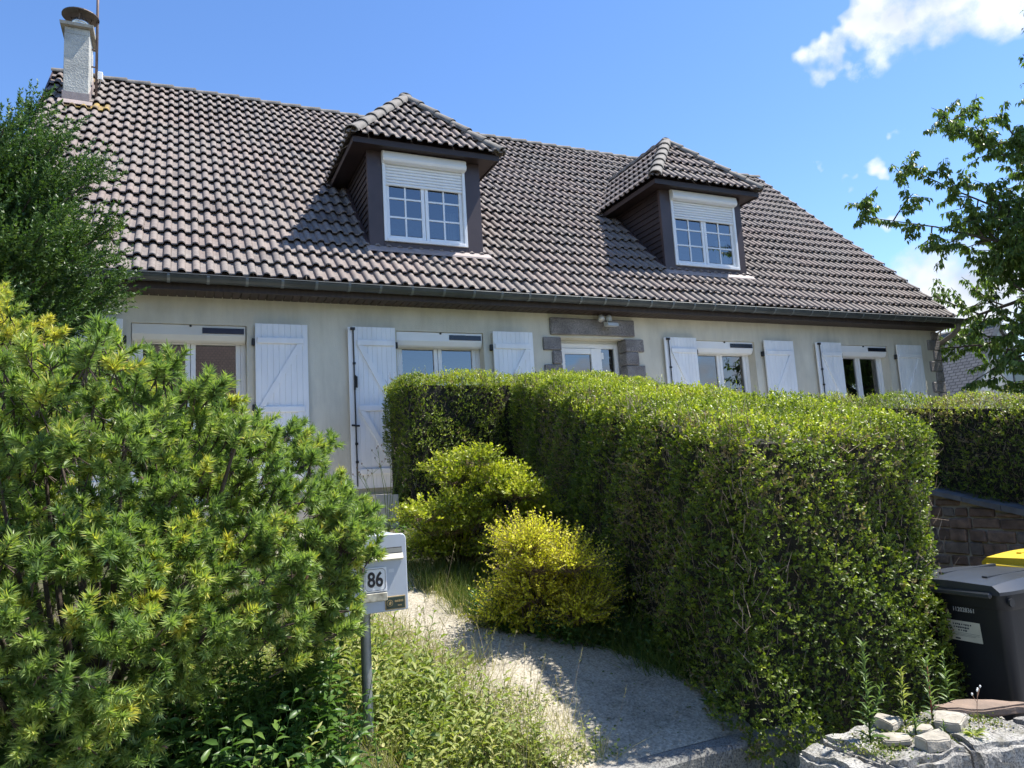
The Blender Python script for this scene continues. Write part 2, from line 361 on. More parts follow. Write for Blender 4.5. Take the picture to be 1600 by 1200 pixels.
def make_path():
    L, R = cat(PL), cat(PR); mb = MB(); k = 12
    for j, (a, b) in enumerate(zip(L, R)):
        for i in range(k+1):
            p = a.lerp(b, i/k); mb.v.append((p.x, p.y, path_z(p.y)+.045+.012*sin(pi*i/k)))
    for j in range(len(L)-1):
        for i in range(k):
            q = j*(k+1)+i; mb.f.append((q, q+1, q+k+2, q+k+1))
    m, t, b = mat_new('aggregate_concrete'); n1 = mapped_noise(t, 170, 2); n2 = mapped_noise(t, 3.4, 8, .7); v = N(t, 'ShaderNodeTexVoronoi'); v.inputs['Scale'].default_value = 95
    c = N(t, 'ShaderNodeTexCoord'); t.links.new(c.outputs['Object'], v.inputs['Vector'])
    a = ramp(t, v.outputs['Color'], [(.12, (.235, .212, .165)), (.5, (.36, .328, .262)), (.88, (.45, .415, .34))])
    s = ramp(t, n2.outputs['Fac'], [(.3, (.50, .50, .47)), (.42, (.85, .83, .79)), (.52, (1, .98, .95)), (.7, (1.1, 1.07, 1.0))])
    t.links.new(mixc(t, 1.0, a.outputs[0], s.outputs[0], 'MULTIPLY'), b.inputs['Base Color']); b.inputs['Roughness'].default_value = .9
    bump(t, b, v.outputs['Distance'], .5, .006)
    o = mb.build('path', m, None, True); o['kind'] = 'structure'
    MT['aggregate'] = m
    kb = MB(); xs = np.linspace(.9, 2.95, 12)
    for x0, x1 in zip(xs[:-1], xs[1:]): kb.hull([(x, y+random.uniform(-.006, .006), z) for x in (x0, x1) for y, z in ((-6.36, -.02), (-6.36, .325), (-6.345, .345), (-6.26, .352), (-6.26, -.02))])
    o = kb.build('path_kerb', make_granite('old_concrete', (.16, .155, .14), (.27, .26, .235), (1.2, 1.2, 1.15), 1.0, 20), None); o['kind'] = 'structure'
make_path()
# pavement and road on the street side
mb = MB(); mb.add([(-3000, -7.9, .012), (3000, -7.9, .012), (3000, -6.4, .012), (-3000, -6.4, .012)], [(0, 1, 2, 3)])
o = mb.build('pavement', m_plain('pavement_asphalt', (.28, .27, .25), .9, scale=20, bmp=.6), None); o['kind'] = 'structure'
mb = MB(); mb.add([(-3000, -16, .004), (3000, -16, .004), (3000, -7.9, .004), (-3000, -7.9, .004)], [(0, 1, 2, 3)])
o = mb.build('road', m_plain('asphalt', (.20, .195, .185), .9, scale=15, bmp=.6), None); o['kind'] = 'structure'

# pale concrete slab added along the house front to bounce sunlight onto the facade
tm = m_plain('bounce_concrete', (.50, .475, .42), .9, scale=2.5, col2=(.38, .36, .32), bmp=.3); mb = MB()
for x0, x1, y0 in ((-1.15, 2.15, -1.5), (2.153, 5.05, -.55), (5.053, 13.4, -2.3)): mb.box(x0, x1, y0, -.003, .9, 1.575)
o = mb.build('bounce_terrace', tm, None); o['kind'] = 'structure'
# ================================================================ HOUSE
house = empty('house', (5.75, 0, 1.5))
tag(house, 'long single storey house with brown tiled roof, two dormers and white shutters', 'house')
RP = radians(45.5); ct, st_ = cos(RP), sin(RP)
def roof_z(y): return 4.2 + math.tan(RP)*(y+.45)
XL, XR, YR = -1.95, 13.50, 4.25
OPEN = [(-.52, .74, 1.62, 3.72), (2.62, 3.87, 1.62, 3.72), (5.10, 6.26, 1.56, 3.70), (7.55, 8.79, 2.45, 3.72), (10.77, 12.01, 2.45, 3.72)]
WX0, WX1, WZ0, WZ1, TH = -1.90, 13.42, .7, 4.14, .34
def make_wall():
    xs = sorted({WX0, WX1, *[v for o in OPEN for v in o[:2]]}); zs = sorted({WZ0, WZ1, *[v for o in OPEN for v in o[2:]]}); mb = MB()
    for i in range(len(xs)-1):
        for j in range(len(zs)-1):
            cx, cz = (xs[i]+xs[i+1])/2, (zs[j]+zs[j+1])/2
            if any(o[0] < cx < o[1] and o[2] < cz < o[3] for o in OPEN): continue
            for y, fl in ((0, 0), (TH, 1)):
                q = [(xs[i], y, zs[j]), (xs[i+1], y, zs[j]), (xs[i+1], y, zs[j+1]), (xs[i], y, zs[j+1])]
                mb.add(q[::-1] if fl else q, [(0, 1, 2, 3)])
    for a, b, c, d in OPEN:
        for p, q in (((a, c), (a, d)), ((b, d), (b, c)), ((a, d), (b, d)), ((b, c), (a, c))):
            mb.add([(p[0], 0, p[1]), (q[0], 0, q[1]), (q[0], TH, q[1]), (p[0], TH, p[1])], [(0, 1, 2, 3)])
    o = mb.build('front_wall', MT['stucco'], house)
    for nm, x in (('gable_wall', WX0), ('gable_wall', WX1)):
        g = MB(); s = 1 if x < 0 else -1
        out = [(0, WZ0), (8.5, WZ0), (8.5, 4.0), (YR, roof_z(YR)-.16), (.001, roof_z(0)-.16)]
        vs = [(x, y, z) for y, z in out] + [(x+s*.3, y, z) for y, z in out]
        g.add(vs, [tuple(range(5)), tuple(range(9, 4, -1))]+[(i, (i+1) % 5, 5+(i+1) % 5, 5+i) for i in range(5)]); g.build(nm, MT['stucco'], house)
    MB().box(WX0+.3, WX1-.3, 8.2, 8.5, WZ0, 4.0).build('back_wall', MT['stucco'], house)
    r = MB(); r.box(WX0+.31, WX1-.31, TH+.01, 4.2, 1.5, 4.05); r.f = [f[::-1] for f in r.f]; r.f.pop(2)   # rooms behind the glass, open to the front
    r.build('room_interior', MT['room'], house)
make_wall()
def dbl(pts): return pts
# ---- tiles
TW, EXP, TL = .309, .334, .40
PROF = [(0, 0), (.030, -.002), (.064, .0), (.067, .016), (.077, .030), (.092, .038), (.108, .041), (.124, .038), (.139, .030), (.149, .016), (.152, .002)]
PX = [(x+k*TW/2, z) for k in (0, 1) for x, z in PROF] + [(TW, 0)]
def tile_mesh_data():
    vs, fs, n = [], [], len(PX)
    for y, dz in ((.014, .046), (0, .052), (.010, .064), (TL, .004)): vs += [(x, y, z+dz) for x, z in PX]
    for r in range(3):
        for i in range(n-1): fs.append((r*n+i, r*n+i+1, (r+1)*n+i+1, (r+1)*n+i))
    return vs, fs
TV, TF = tile_mesh_data()
tile_me = bpy.data.meshes.new('roof_tile'); tile_me.from_pydata(TV, [], TF); tile_me.materials.append(MT['tile'])
tile_me.attributes.new('tint', 'FLOAT', 'POINT'); tile_me.shade_smooth()
tile_me.set_sharp_from_angle(angle=radians(40))
lich_me = tile_me.copy(); lich_me.materials.clear(); lich_me.materials.append(MT['tile_lichen'])
def world_off(p):
    off = Vector((0, 0, 0))
    while p is not None: off += p.location; p = p.parent
    return off
def place(name, me, parent, Mw):
    o = bpy.data.objects.new(name, me); link(o, parent); Ml = Mw.copy(); Ml.translation = Mw.translation - world_off(parent)
    o.matrix_local = Ml; return o
def frame(O, u, v):
    u, v = Vector(u).normalized(), Vector(v).normalized(); n = u.cross(v); m = Matrix((u, v, n)).transposed().to_4x4(); m.translation = O; return m
def joined(name, mats, parent, mat, tints, smooth=True):
    """many tiles in one mesh (past the limit of single tiles)"""
    tv = np.array(TV); V = []; F = []; tn = []
    for M_, t_ in zip(mats, tints):
        A = np.array(M_); b = len(V)*len(tv); V.append(tv@A[:3, :3].T + A[:3, 3]); F += [tuple(i+b for i in f) for f in TF]; tn += [t_]*len(tv)
    me = bpy.data.meshes.new(name); me.from_pydata(np.concatenate(V).tolist(), [], F); me.materials.append(mat); me.shade_smooth(); me.set_sharp_from_angle(angle=radians(40))
    a = me.attributes.new('tint', 'FLOAT', 'POINT'); a.data.foreach_set('value', np.array(tn, np.float32)); return child_mesh(name, me, parent)
def clipped_tile(Mw, planes, parent, mat):
    """tile cut by planes (point, normal: keep the side the normal points to); full tiles share the mesh"""
    P = [Mw @ Vector(p) for p in TV]
    ins = [[(p-Vector(c)).dot(Vector(n)) for p in P] for c, n in planes]
    if any(max(d) <= .0 for d in ins): return None
    if all(min(d) >= 0 for d in ins): return place('roof_tile', tile_me, parent, Mw)
    bm = bmesh.new(); bv = [bm.verts.new(p) for p in P]
    for f in TF: bm.faces.new([bv[i] for i in f])
    for c, n in planes:
        bmesh.ops.bisect_plane(bm, geom=bm.verts[:]+bm.edges[:]+bm.faces[:], plane_co=c, plane_no=n, clear_inner=True)
    if not bm.faces: bm.free(); return None
    me = bpy.data.meshes.new('roof_tile'); bm.to_mesh(me); bm.free(); me.materials.append(mat); me.shade_smooth(); me.set_sharp_from_angle(angle=radians(40))
    a = me.attributes.new('tint', 'FLOAT', 'POINT')
    return child_mesh('roof_tile', me, parent)
DORM = [dict(x0=2.37, x1=4.06, wx0=2.58, wx1=3.82), dict(x0=7.32, x1=9.05, wx0=7.53, wx1=8.90)]
DY, DYE, DZE, DYA, DZA = .28, .02, 6.43, 1.10, 7.66
for D in DORM: D['xc'] = (D['x0']+D['x1'])/2; D['hw'] = (D['x1']-D['x0'])/2+.25
def make_roof():
    deck = MB(); n = Vector((0, -st_, ct)); e = .035
    def pt(x, y, off): p = Vector((x, y, roof_z(y))) + n*off; return tuple(p)
    for o0, o1 in ((-.045, -.14),):
        A = [pt(XL+.02, -.36, o0), pt(XR-.02, -.36, o0), pt(XR-.02, YR, o0), pt(XL+.02, YR, o0)]
        B = [pt(XL+.02, -.36, o1), pt(XR-.02, -.36, o1), pt(XR-.02, YR, o1), pt(XL+.02, YR, o1)]
        deck.add(A+B, [(0, 1, 2, 3), (7, 6, 5, 4), (0, 4, 5, 1), (1, 5, 6, 2), (2, 6, 7, 3), (3, 7, 4, 0)])
    zr = roof_z(YR)-.02; bk = [(XL+.02, YR+.004, zr), (XR-.02, YR+.004, zr), (XR-.02, 2*YR+.4, zr-4.7), (XL+.02, 2*YR+.4, zr-4.7)]
    deck.add(bk+[(x, y, z-.1) for x, y, z in bk], [(3, 2, 1, 0), (4, 5, 6, 7), (0, 1, 5, 4), (1, 2, 6, 5), (2, 3, 7, 6), (3, 0, 4, 7)])
    roof = deck.build('roof', MT['tile'], house)
    cols = int(round((XR-XL)/TW)); tw = (XR-XL)/cols; rows = 20
    O = Vector((XL, -.43, roof_z(-.43))) + n*(-.047)
    allm = []
    for r in range(rows):
        for c in range(cols):
            p = O + Vector((c*tw, 0, 0)) + Vector((0, ct, st_))*(r*EXP)
            yy, xx = p.y+.12, p.x+TW/2
            skip = False
            for D in DORM:
                zt = roof_z(yy)
                if DY+.22 < yy and D['x0']+.17 < xx < D['x1']-.17 and zt < 6.5: skip = True
                if zt >= 6.5:
                    half = (7.66-zt)/(7.66-6.43)*D['hw']
                    if abs(xx-D['xc']) < half-.25: skip = True
            if -1.66 < p.x+.05 and p.x+TW-.05 < -1.33 and 3.3 < yy < 3.9: skip = True
            if skip: continue
            ang = random.gauss(0, .004)
            Mw = frame(p+n*(random.gauss(0, .0022)+.007*sin(p.x*.9+r*.35)+.005*sin(p.x*2.3-r*.6))+Vector((0, ct, st_))*random.gauss(0, .0045), (1, sin(ang)*ct, sin(ang)*st_), (-sin(ang), ct, st_))
            ctr = p+Vector((TW/2, .12, .12)); q = ctr-CAM; z = q.dot(fwd); px = 800+FPX*q.dot(rgt)/z; py = 600-FPX*q.dot(upv)/z
            vis = (210 < px < 1500) and not (px < 240 and py > 300)
            lich = (px < 170 and 100 < py < 290 and random.random() < (.22 if py < 200 else .05))
            allm.append((q.length if vis else 99+q.length, Mw, lich))
    allm.sort(key=lambda a: a[0])
    for d, Mw, l in allm[:292]: place('roof_tile', tile_me, roof, Mw)
    rest = [a for a in allm[292:] if not a[2]]
    o = joined('upper_roof_tiles', [a[1] for a in rest], roof, MT['tile'], [random.random() for _ in rest]); o['kind'] = 'stuff'
    for d, Mw, l in allm[292:]:
        if l: place('roof_tile', lich_me, roof, Mw)
    return roof
roof = make_roof()
# ---- ridge and hip caps
def cap_mesh(r0=.112, r1=.098, L=.40, arc=200, flat=.8):
    mb = MB(); k = 10
    for y, r, t in ((0, r0, 0), (0, r0-.016, 0), (.03, r0+.004, 0), (.05, r0-.002, 0), (L, r1, 0)):
        for i in range(k+1):
            a = radians(-(arc-180)/2 + arc*i/k); mb.v.append((r*cos(a), y, r*sin(a)*flat))
    R = [1, 0, 2, 3, 4]
    for a, b in zip(R[:-1], R[1:]):
        for i in range(k): mb.f.append((a*(k+1)+i, b*(k+1)+i, b*(k+1)+i+1, a*(k+1)+i+1))
    me = mb.mesh('ridge_tile', MT['ridge'], True); me.set_sharp_from_angle(angle=radians(45)); return me
cap_me = cap_mesh()
def caps(a, b, parent, step=.345, up=(0, 0, 1), name='ridge_tile', lift=.0):
    a, b = Vector(a), Vector(b); L = (b-a).length; n = max(1, int(round(L/step))); d = (b-a)/L
    for i in range(n):
        p = a + d*(L*i/n); u = d.cross(Vector(up)).normalized(); nn = u.cross(d)
        tilt = .045; dd = (d*cos(tilt) - nn*sin(tilt)).normalized(); n2 = u.cross(dd); w = random.gauss(0, .02)
        u2 = (u*cos(w)+n2*sin(w))
        m = Matrix((u2, dd, u2.cross(dd))).transposed().to_4x4(); m.translation = p + nn*(lift+.012+random.gauss(0, .002)); place(name, cap_me, parent, m)
caps((XR, YR, roof_z(YR)-.045), (XL, YR, roof_z(YR)-.045), roof, .37)
# ---- gutter, fascia, soffit
def make_eaves():
    g = MB(); k = 10; cy, cz, r = -.425, 4.185, .078; prof = [(cy-r*cos(radians(a)), cz-r*sin(radians(a))) for a in np.linspace(0, 180, k)]
    lip = [(cy-r-.004+.010*cos(radians(a)), cz+.010*sin(radians(a))) for a in (0, 90, 180, 270)]
    x0, x1 = XL-.03, XR+.06
    xs = np.linspace(x0, x1, 9)
    ys = [(x, .003*sin(i*1.7)) for i, x in enumerate(xs)]
    inner = [(y+(cy-y)*.05, z+.004) for y, z in prof]
    for pr, fl in ((prof, False), (inner, True)):
        b = len(g.v)
        for x, dz in ys: g.v += [(x, y, z+dz) for y, z in pr]
        for i in range(len(ys)-1):
            for j in range(k-1):
                f = (b+i*k+j, b+i*k+j+1, b+(i+1)*k+j+1, b+(i+1)*k+j); g.f.append(f if not fl else f[::-1])
    g.add([(x0, y, z) for y, z in prof], [tuple(range(k))]); g.add([(x1, y, z) for y, z in prof], [tuple(range(k))[::-1]])
    g.tube([(x, cy-r, cz+dz) for x, dz in ys], .009, 6)
    gut = g.build('gutter', MT['zinc'], house, True); gut.data.set_sharp_from_angle(angle=radians(50))
    bk = MB(); rr = r+.007
    for w in (-.016, .016): bk.v += [(w, cy-rr*cos(radians(a)), cz-rr*sin(radians(a))) for a in np.linspace(-8, 180, k)]
    for j in range(k-1): bk.f.append((j, j+1, k+j+1, k+j))
    me = bk.mesh('gutter_bracket', m_plain('bright_zinc', (.19, .21, .215), .45, .4))
    x = XL+.2
    while x < XR: 
        M_ = Matrix.Translation((x, 0, 0)); place('gutter_bracket', me, gut, M_); x += .41+random.uniform(-.02, .02)
    MB().box(XL+.01, XR-.01, -.345, -.318, 4.045, 4.20).build('fascia_board', MT['soffit'], house)
    sf = MB(); x = XL+.02; 
    while x < XR-.02:
        w = min(.098, XR-.02-x); sf.box(x, x+w-.010, -.317, .30 if x < WX0 or x > WX1 else -.001, 4.050, 4.064); x += .10
    sf.box(XL+.02, XR-.02, -.317, -.001, 4.068, 4.076)
    sf.build('soffit', MT['soffit'], house)
    # rainwater pipe swan-neck at the right-hand end
    dp = MB(); dp.tube([(XR-.02, -.425, 4.12), (XR-.02, -.425, 4.02), (XR-.0, -.30, 3.93), (XR+.02, .02, 3.80), (XR+.02, .16, 3.72), (XR+.02, .18, 3.6), (XR+.02, .18, 1.0)], .045, 10)
    dp.build('downpipe', m_plain('aged_pipe', (.26, .22, .175), .6, var=.2), house, True)
    # verge edges
    for x, s in ((XL, -1), (XR, 1)):
        v = MB(); n = Vector((0, -st_, ct)); 
        A = Vector((x+s*.012, -.36, roof_z(-.36))); B = Vector((x+s*.012, YR, roof_z(YR))); v.bar(A+n*-.075, B+n*-.075, .02, .16, n); v.build('verge_board', MT['brown2'], house)
make_eaves()
# ---- dormers
def make_dormer(D):
    x0, x1, xc, hw = D['x0'], D['x1'], D['xc'], D['hw']; zt = DZE-.065; zb = roof_z(DY)-.10
    wx0, wx1 = D['wx0'], D['wx1']
    body = MB(); yb = 1.9                                  # cheeks and the front round the window
    for xa, xb in ((x0+.02, x0+.06), (x1-.06, x1-.02)):
        body.add([(xa, DY+.02, zb), (xb, DY+.02, zb), (xb, DY+.02, zt), (xa, DY+.02, zt), (xa, yb, roof_z(yb)-.1), (xb, yb, roof_z(yb)-.1), (xb, yb, zt), (xa, yb, zt)],
                 [(0, 1, 2, 3), (4, 7, 6, 5), (0, 3, 7, 4), (1, 5, 6, 2), (3, 2, 6, 7), (0, 4, 5, 1)])
    body.box(x0+.061, x1-.061, DY+.9, DY+.93, zb+.3, zt)   # dark room wall behind the window
    dm = body.build('dormer', MT['brown'], house)
    b = MB(); b.cbox(x0, wx0, DY-.012, DY+.05, zb, zt, .004); b.build('corner_board', MT['brown2'], dm)
    b = MB(); b.cbox(wx1, x1, DY-.012, DY+.05, zb, zt, .004); b.build('corner_board', MT['brown2'], dm)
    b = MB(); b.cbox(wx0+.001, wx1-.001, DY-.008, DY+.05, 6.365, zt, .003); b.build('head_board', MT['brown2'], dm)
    b = MB(); b.cbox(wx0+.001, wx1-.001, DY-.010, DY+.05, zb, 5.045, .003); b.build('apron_board', MT['brown2'], dm)
    # lead apron over the tiles in front
    a = MB(); n = Vector((0, -st_, ct)); c0 = Vector((0, DY-.02, zb+.135))
    for i in range(24):
        pass
    a.add([(x0-.05, DY-.013, zb+.13), (x1+.10, DY-.013, zb+.13), (x1+.10, DY-.10, roof_z(DY-.10)+.050), (x0-.05, DY-.10, roof_z(DY-.10)+.050),
           (x0-.05, DY-.013, zb+.10), (x1+.10, DY-.013, zb+.10), (x1+.10, DY-.105, roof_z(DY-.105)+.030), (x0-.05, DY-.105, roof_z(DY-.105)+.030)], [(0, 3, 2, 1), (4, 5, 6, 7), (3, 7, 6, 2), (0, 4, 7, 3), (1, 2, 6, 5)])
    a.build('flashing', m_plain('lead', (.30, .25, .235), .6, var=.15, scale=9) if 'lead' not in MT else MT['lead'], dm)
    # cladding boards, lapped
    for s, xf in ((-1, x0), (1, x1)):
        z = zb+.06
        while z < zt-.02:
            ys = DY+.05; ye = -.45+(z+.10-4.2)/math.tan(RP)+.10
            if ye > ys+.02:
                c = MB(); h = .098; xa = xf - s*.018
                c.add([(xa+s*.016, ys, z), (xa, ys, z+h), (xa, ye, z+h), (xa+s*.016, ye, z), (xa-s*.004, ys, z), (xa-s*.004, ys, z+h), (xa-s*.004, ye, z+h), (xa-s*.004, ye, z)],
                      [(0, 3, 2, 1), (4, 5, 6, 7), (0, 4, 7, 3), (0, 1, 5, 4), (1, 2, 6, 5), (2, 3, 7, 6)] if s > 0 else [(0, 1, 2, 3), (7, 6, 5, 4), (3, 7, 4, 0), (4, 5, 1, 0), (5, 6, 2, 1), (6, 7, 3, 2)])
                c.build('cladding_board', MT['brown'], dm)
            z += .100
    # step flashing along the cheeks
    for s, xf in ((-1, x0), (1, x1)):
        c = MB(); c.bar((xf+s*.02, DY-.01, roof_z(DY)+.045), (xf+s*.02, 1.82, roof_z(1.82)+.045), .05, .03, (0, -st_, ct)); c.build('flashing', MT['brown2'], dm)
    # soffit boards and fascia round the eaves
    xe0, xe1 = xc-hw, xc+hw; zs = DZE-.075
    sf = MB(); sf.box(xe0+.03, xe1-.03, DYE+.04, DY-.013, zs, zs+.012)
    for xa, xb in ((xe0+.03, x0-.001), (x1+.001, xe1-.03)): sf.box(xa, xb, DY-.0125, 1.85, zs+.001, zs+.013)
    sf.build('soffit', MT['brown'], dm)
    fb = MB(); fb.box(xe0+.02, xe1-.02, DYE+.02, DYE+.0395, zs-.015, DZE-.01); fb.build('fascia_board', MT['brown'], dm)
    for xa, xb in ((xe0+.01, xe0+.0295), (xe1-.0295, xe1-.01)):
        fb = MB(); fb.box(xa, xb, DYE+.0205, 1.85, zs-.015, DZE-.01); fb.build('fascia_board', MT['brown'], dm)
    # roof planes (closed core under the tiles)
    e = .05; A, B = (xe0+.015, DYE+.02, DZE-.02), (xe1-.015, DYE+.02, DZE-.02); P = (xc, DYA, DZA-.05); Q = (xc, 3.1, DZA-.05); A2, B2 = (xe0+.015, 2.4, DZE-.02), (xe1-.015, 2.4, DZE-.02)
    MB().add([A, B, P, Q, A2, B2], [(0, 1, 2), (0, 2, 3, 4), (1, 5, 3, 2), (0, 4, 5, 1), (4, 3, 5)]).build('roof_core', MT['brown'], dm)
    # tiles
    nmain = Vector((0, -st_, ct)); pm = (Vector((0, -.45, 4.2))+nmain*-.02, nmain)
    fl = math.hypot(DYA-DYE, DZA-DZE); fv = Vector((0, (DYA-DYE)/fl, (DZA-DZE)/fl)); fu = Vector((1, 0, 0)); fn = fu.cross(fv)
    hipL = Vector((DYA-DYE, -hw, 0)).normalized(); hipR = Vector((-(DYA-DYE), -hw, 0)).normalized()   # pointing into the front triangle
    cL, cR = Vector((xe0, DYE, 0)), Vector((xe1, DYE, 0))
    O = Vector((xe0-.02, DYE-.02, DZE-.01))
    for r in range(int(fl/EXP)+1):
        for c in range(int(2*hw/TW)+2):
            p = O + fu*(c*TW) + fv*(r*EXP) + fn*(-.015+random.gauss(0, .0015)); clipped_tile(frame(p, fu, fv), [(cL, hipL), (cR, hipR)], dm, MT['tile'])
    sl = math.hypot(hw, DZA-DZE)
    for s in (-1, 1):
        v = Vector((-s*hw/sl, 0, (DZA-DZE)/sl)); u = Vector((0, s, 0)); nn = u.cross(v); ce = Vector((xc+s*hw, 0, DZE-.01))
        y0 = DYE-.02 if s > 0 else 3.1
        for r in range(int(sl/EXP)+1):
            for c in range(int(3.1/TW)+2):
                p = ce + Vector((s*.02, (DYE-.02+c*TW) if s > 0 else (DYE-.02+(c+1)*TW), 0)) + v*(r*EXP) + nn*(-.015+random.gauss(0, .0015))
                hp, hn = (cL, -hipL) if s < 0 else (cR, -hipR)
                clipped_tile(frame(p, u, v), [(hp, hn), (Vector((xc, 0, 0)), Vector((s, 0, 0))), pm], dm, MT['tile'])
    for s in (-1, 1): caps((xc+s*(hw+.01), DYE-.02, DZE+.01), (xc, DYA-.02, DZA+.01), dm, .33, name='hip_tile', lift=.005)
    caps((xc, DYA-.06, DZA+.015), (xc, 3.05, DZA+.015), dm, .36)
    # window
    y = DY
    w = MB(); fw = .045; z0, z1 = 5.048, 6.36
    w.cbox(wx0+.002, wx0+fw, y-.03, y+.05, z0, 6.20); w.cbox(wx1-fw, wx1-.002, y-.03, y+.05, z0, 6.20); w.cbox(wx0+fw+.001, wx1-fw-.001, y-.045, y+.05, z0-.002, z0+.045)
    win = w.build('dormer_window', MT['pvc'], house)
    h = MB(); pr = [(y+.04, 6.362), (y-.055, 6.362), (y-.10, 6.335), (y-.118, 6.23), (y-.10, 6.195), (y-.03, 6.185), (y+.04, 6.185)]
    k = len(pr); h.add([(x, a, b) for x in (wx0-.004, wx1+.004) for a, b in pr], [tuple(range(k)), tuple(range(2*k-1, k-1, -1))]+[(i, k+i, k+(i+1) % k, (i+1) % k) for i in range(k)])
    h.build('shutter_box', MT['pvc'], win, bevel=.006)
    z = 6.184; 
    while z > 5.90:
        s_ = MB(); zz = z-.043; s_.add([(x, a, b) for x in (wx0+fw+.002, wx1-fw-.002) for a, b in ((y+.012, zz), (y-.008, zz+.004), (y-.014, zz+.021), (y-.008, zz+.038), (y+.012, zz+.042))],
              [(0, 1, 6, 5), (1, 2, 7, 6), (2, 3, 8, 7), (3, 4, 9, 8), (0, 5, 9, 4)]); s_.build('shutter_slat', MT['pvc'], win); z -= .0445
    gz0, gz1_, mid = z0+.05, 6.18, (wx0+wx1)/2
    for a, b_ in ((wx0+fw+.003, mid-.004), (mid+.004, wx1-fw-.003)):
        f = .05; sh = MB(); ya, yb2 = y+.015, y+.055
        sh.cbox(a, a+f, ya, yb2, gz0, gz1_); sh.cbox(b_-f, b_, ya, yb2, gz0, gz1_); sh.cbox(a+f+.0005, b_-f-.0005, ya+.001, yb2, gz0, gz0+f); sh.build('sash', MT['pvc'], win)
        ga, gb = a+f, b_-f; xm = (ga+gb)/2; rows = [gz0+f, gz0+f+.275, gz0+f+.55, gz0+f+.825, gz1_]
        bars = MB(); bars.box(xm-.012, xm+.012, y+.022, y+.046, gz0+f, gz1_)
        for rz in rows[1:-1]: bars.box(ga, xm-.0125, y+.023, y+.045, rz-.012, rz+.012); bars.box(xm+.0125, gb, y+.023, y+.045, rz-.012, rz+.012)
        bars.build('glazing_bars', MT['pvc'], win)
        for r0, r1 in zip(rows[:3], rows[1:4]):
            for p0, p1 in ((ga, xm-.012), (xm+.012, gb)): 
                t_ = random.uniform(-.002, .002)
                MB().add([(p0, y+.034, r0+.0125), (p1, y+.034+t_, r0+.0125), (p1, y+.034+t_, r1-.0125), (p0, y+.034, r1-.0125)], [(0, 1, 2, 3)]).build('pane', MT['glass'], win)
    cu = MB(); xs = np.linspace(mid+.35, wx1-.1, 14)                     # net curtain behind the right-hand sash
    cu.v += [(x, y+.16+.02*sin(i*2.2), z_) for i, x in enumerate(xs) for z_ in (5.05, 5.62)]
    cu.f += [(2*i, 2*i+2, 2*i+3, 2*i+1) for i in range(13)]; cu.build('curtain', m_plain('net_curtain', (.55, .56, .58), .9), win)
MT['lead'] = m_plain('lead_flashing', (.33, .27, .25), .6, var=.15, scale=9)
for D in DORM: make_dormer(D)
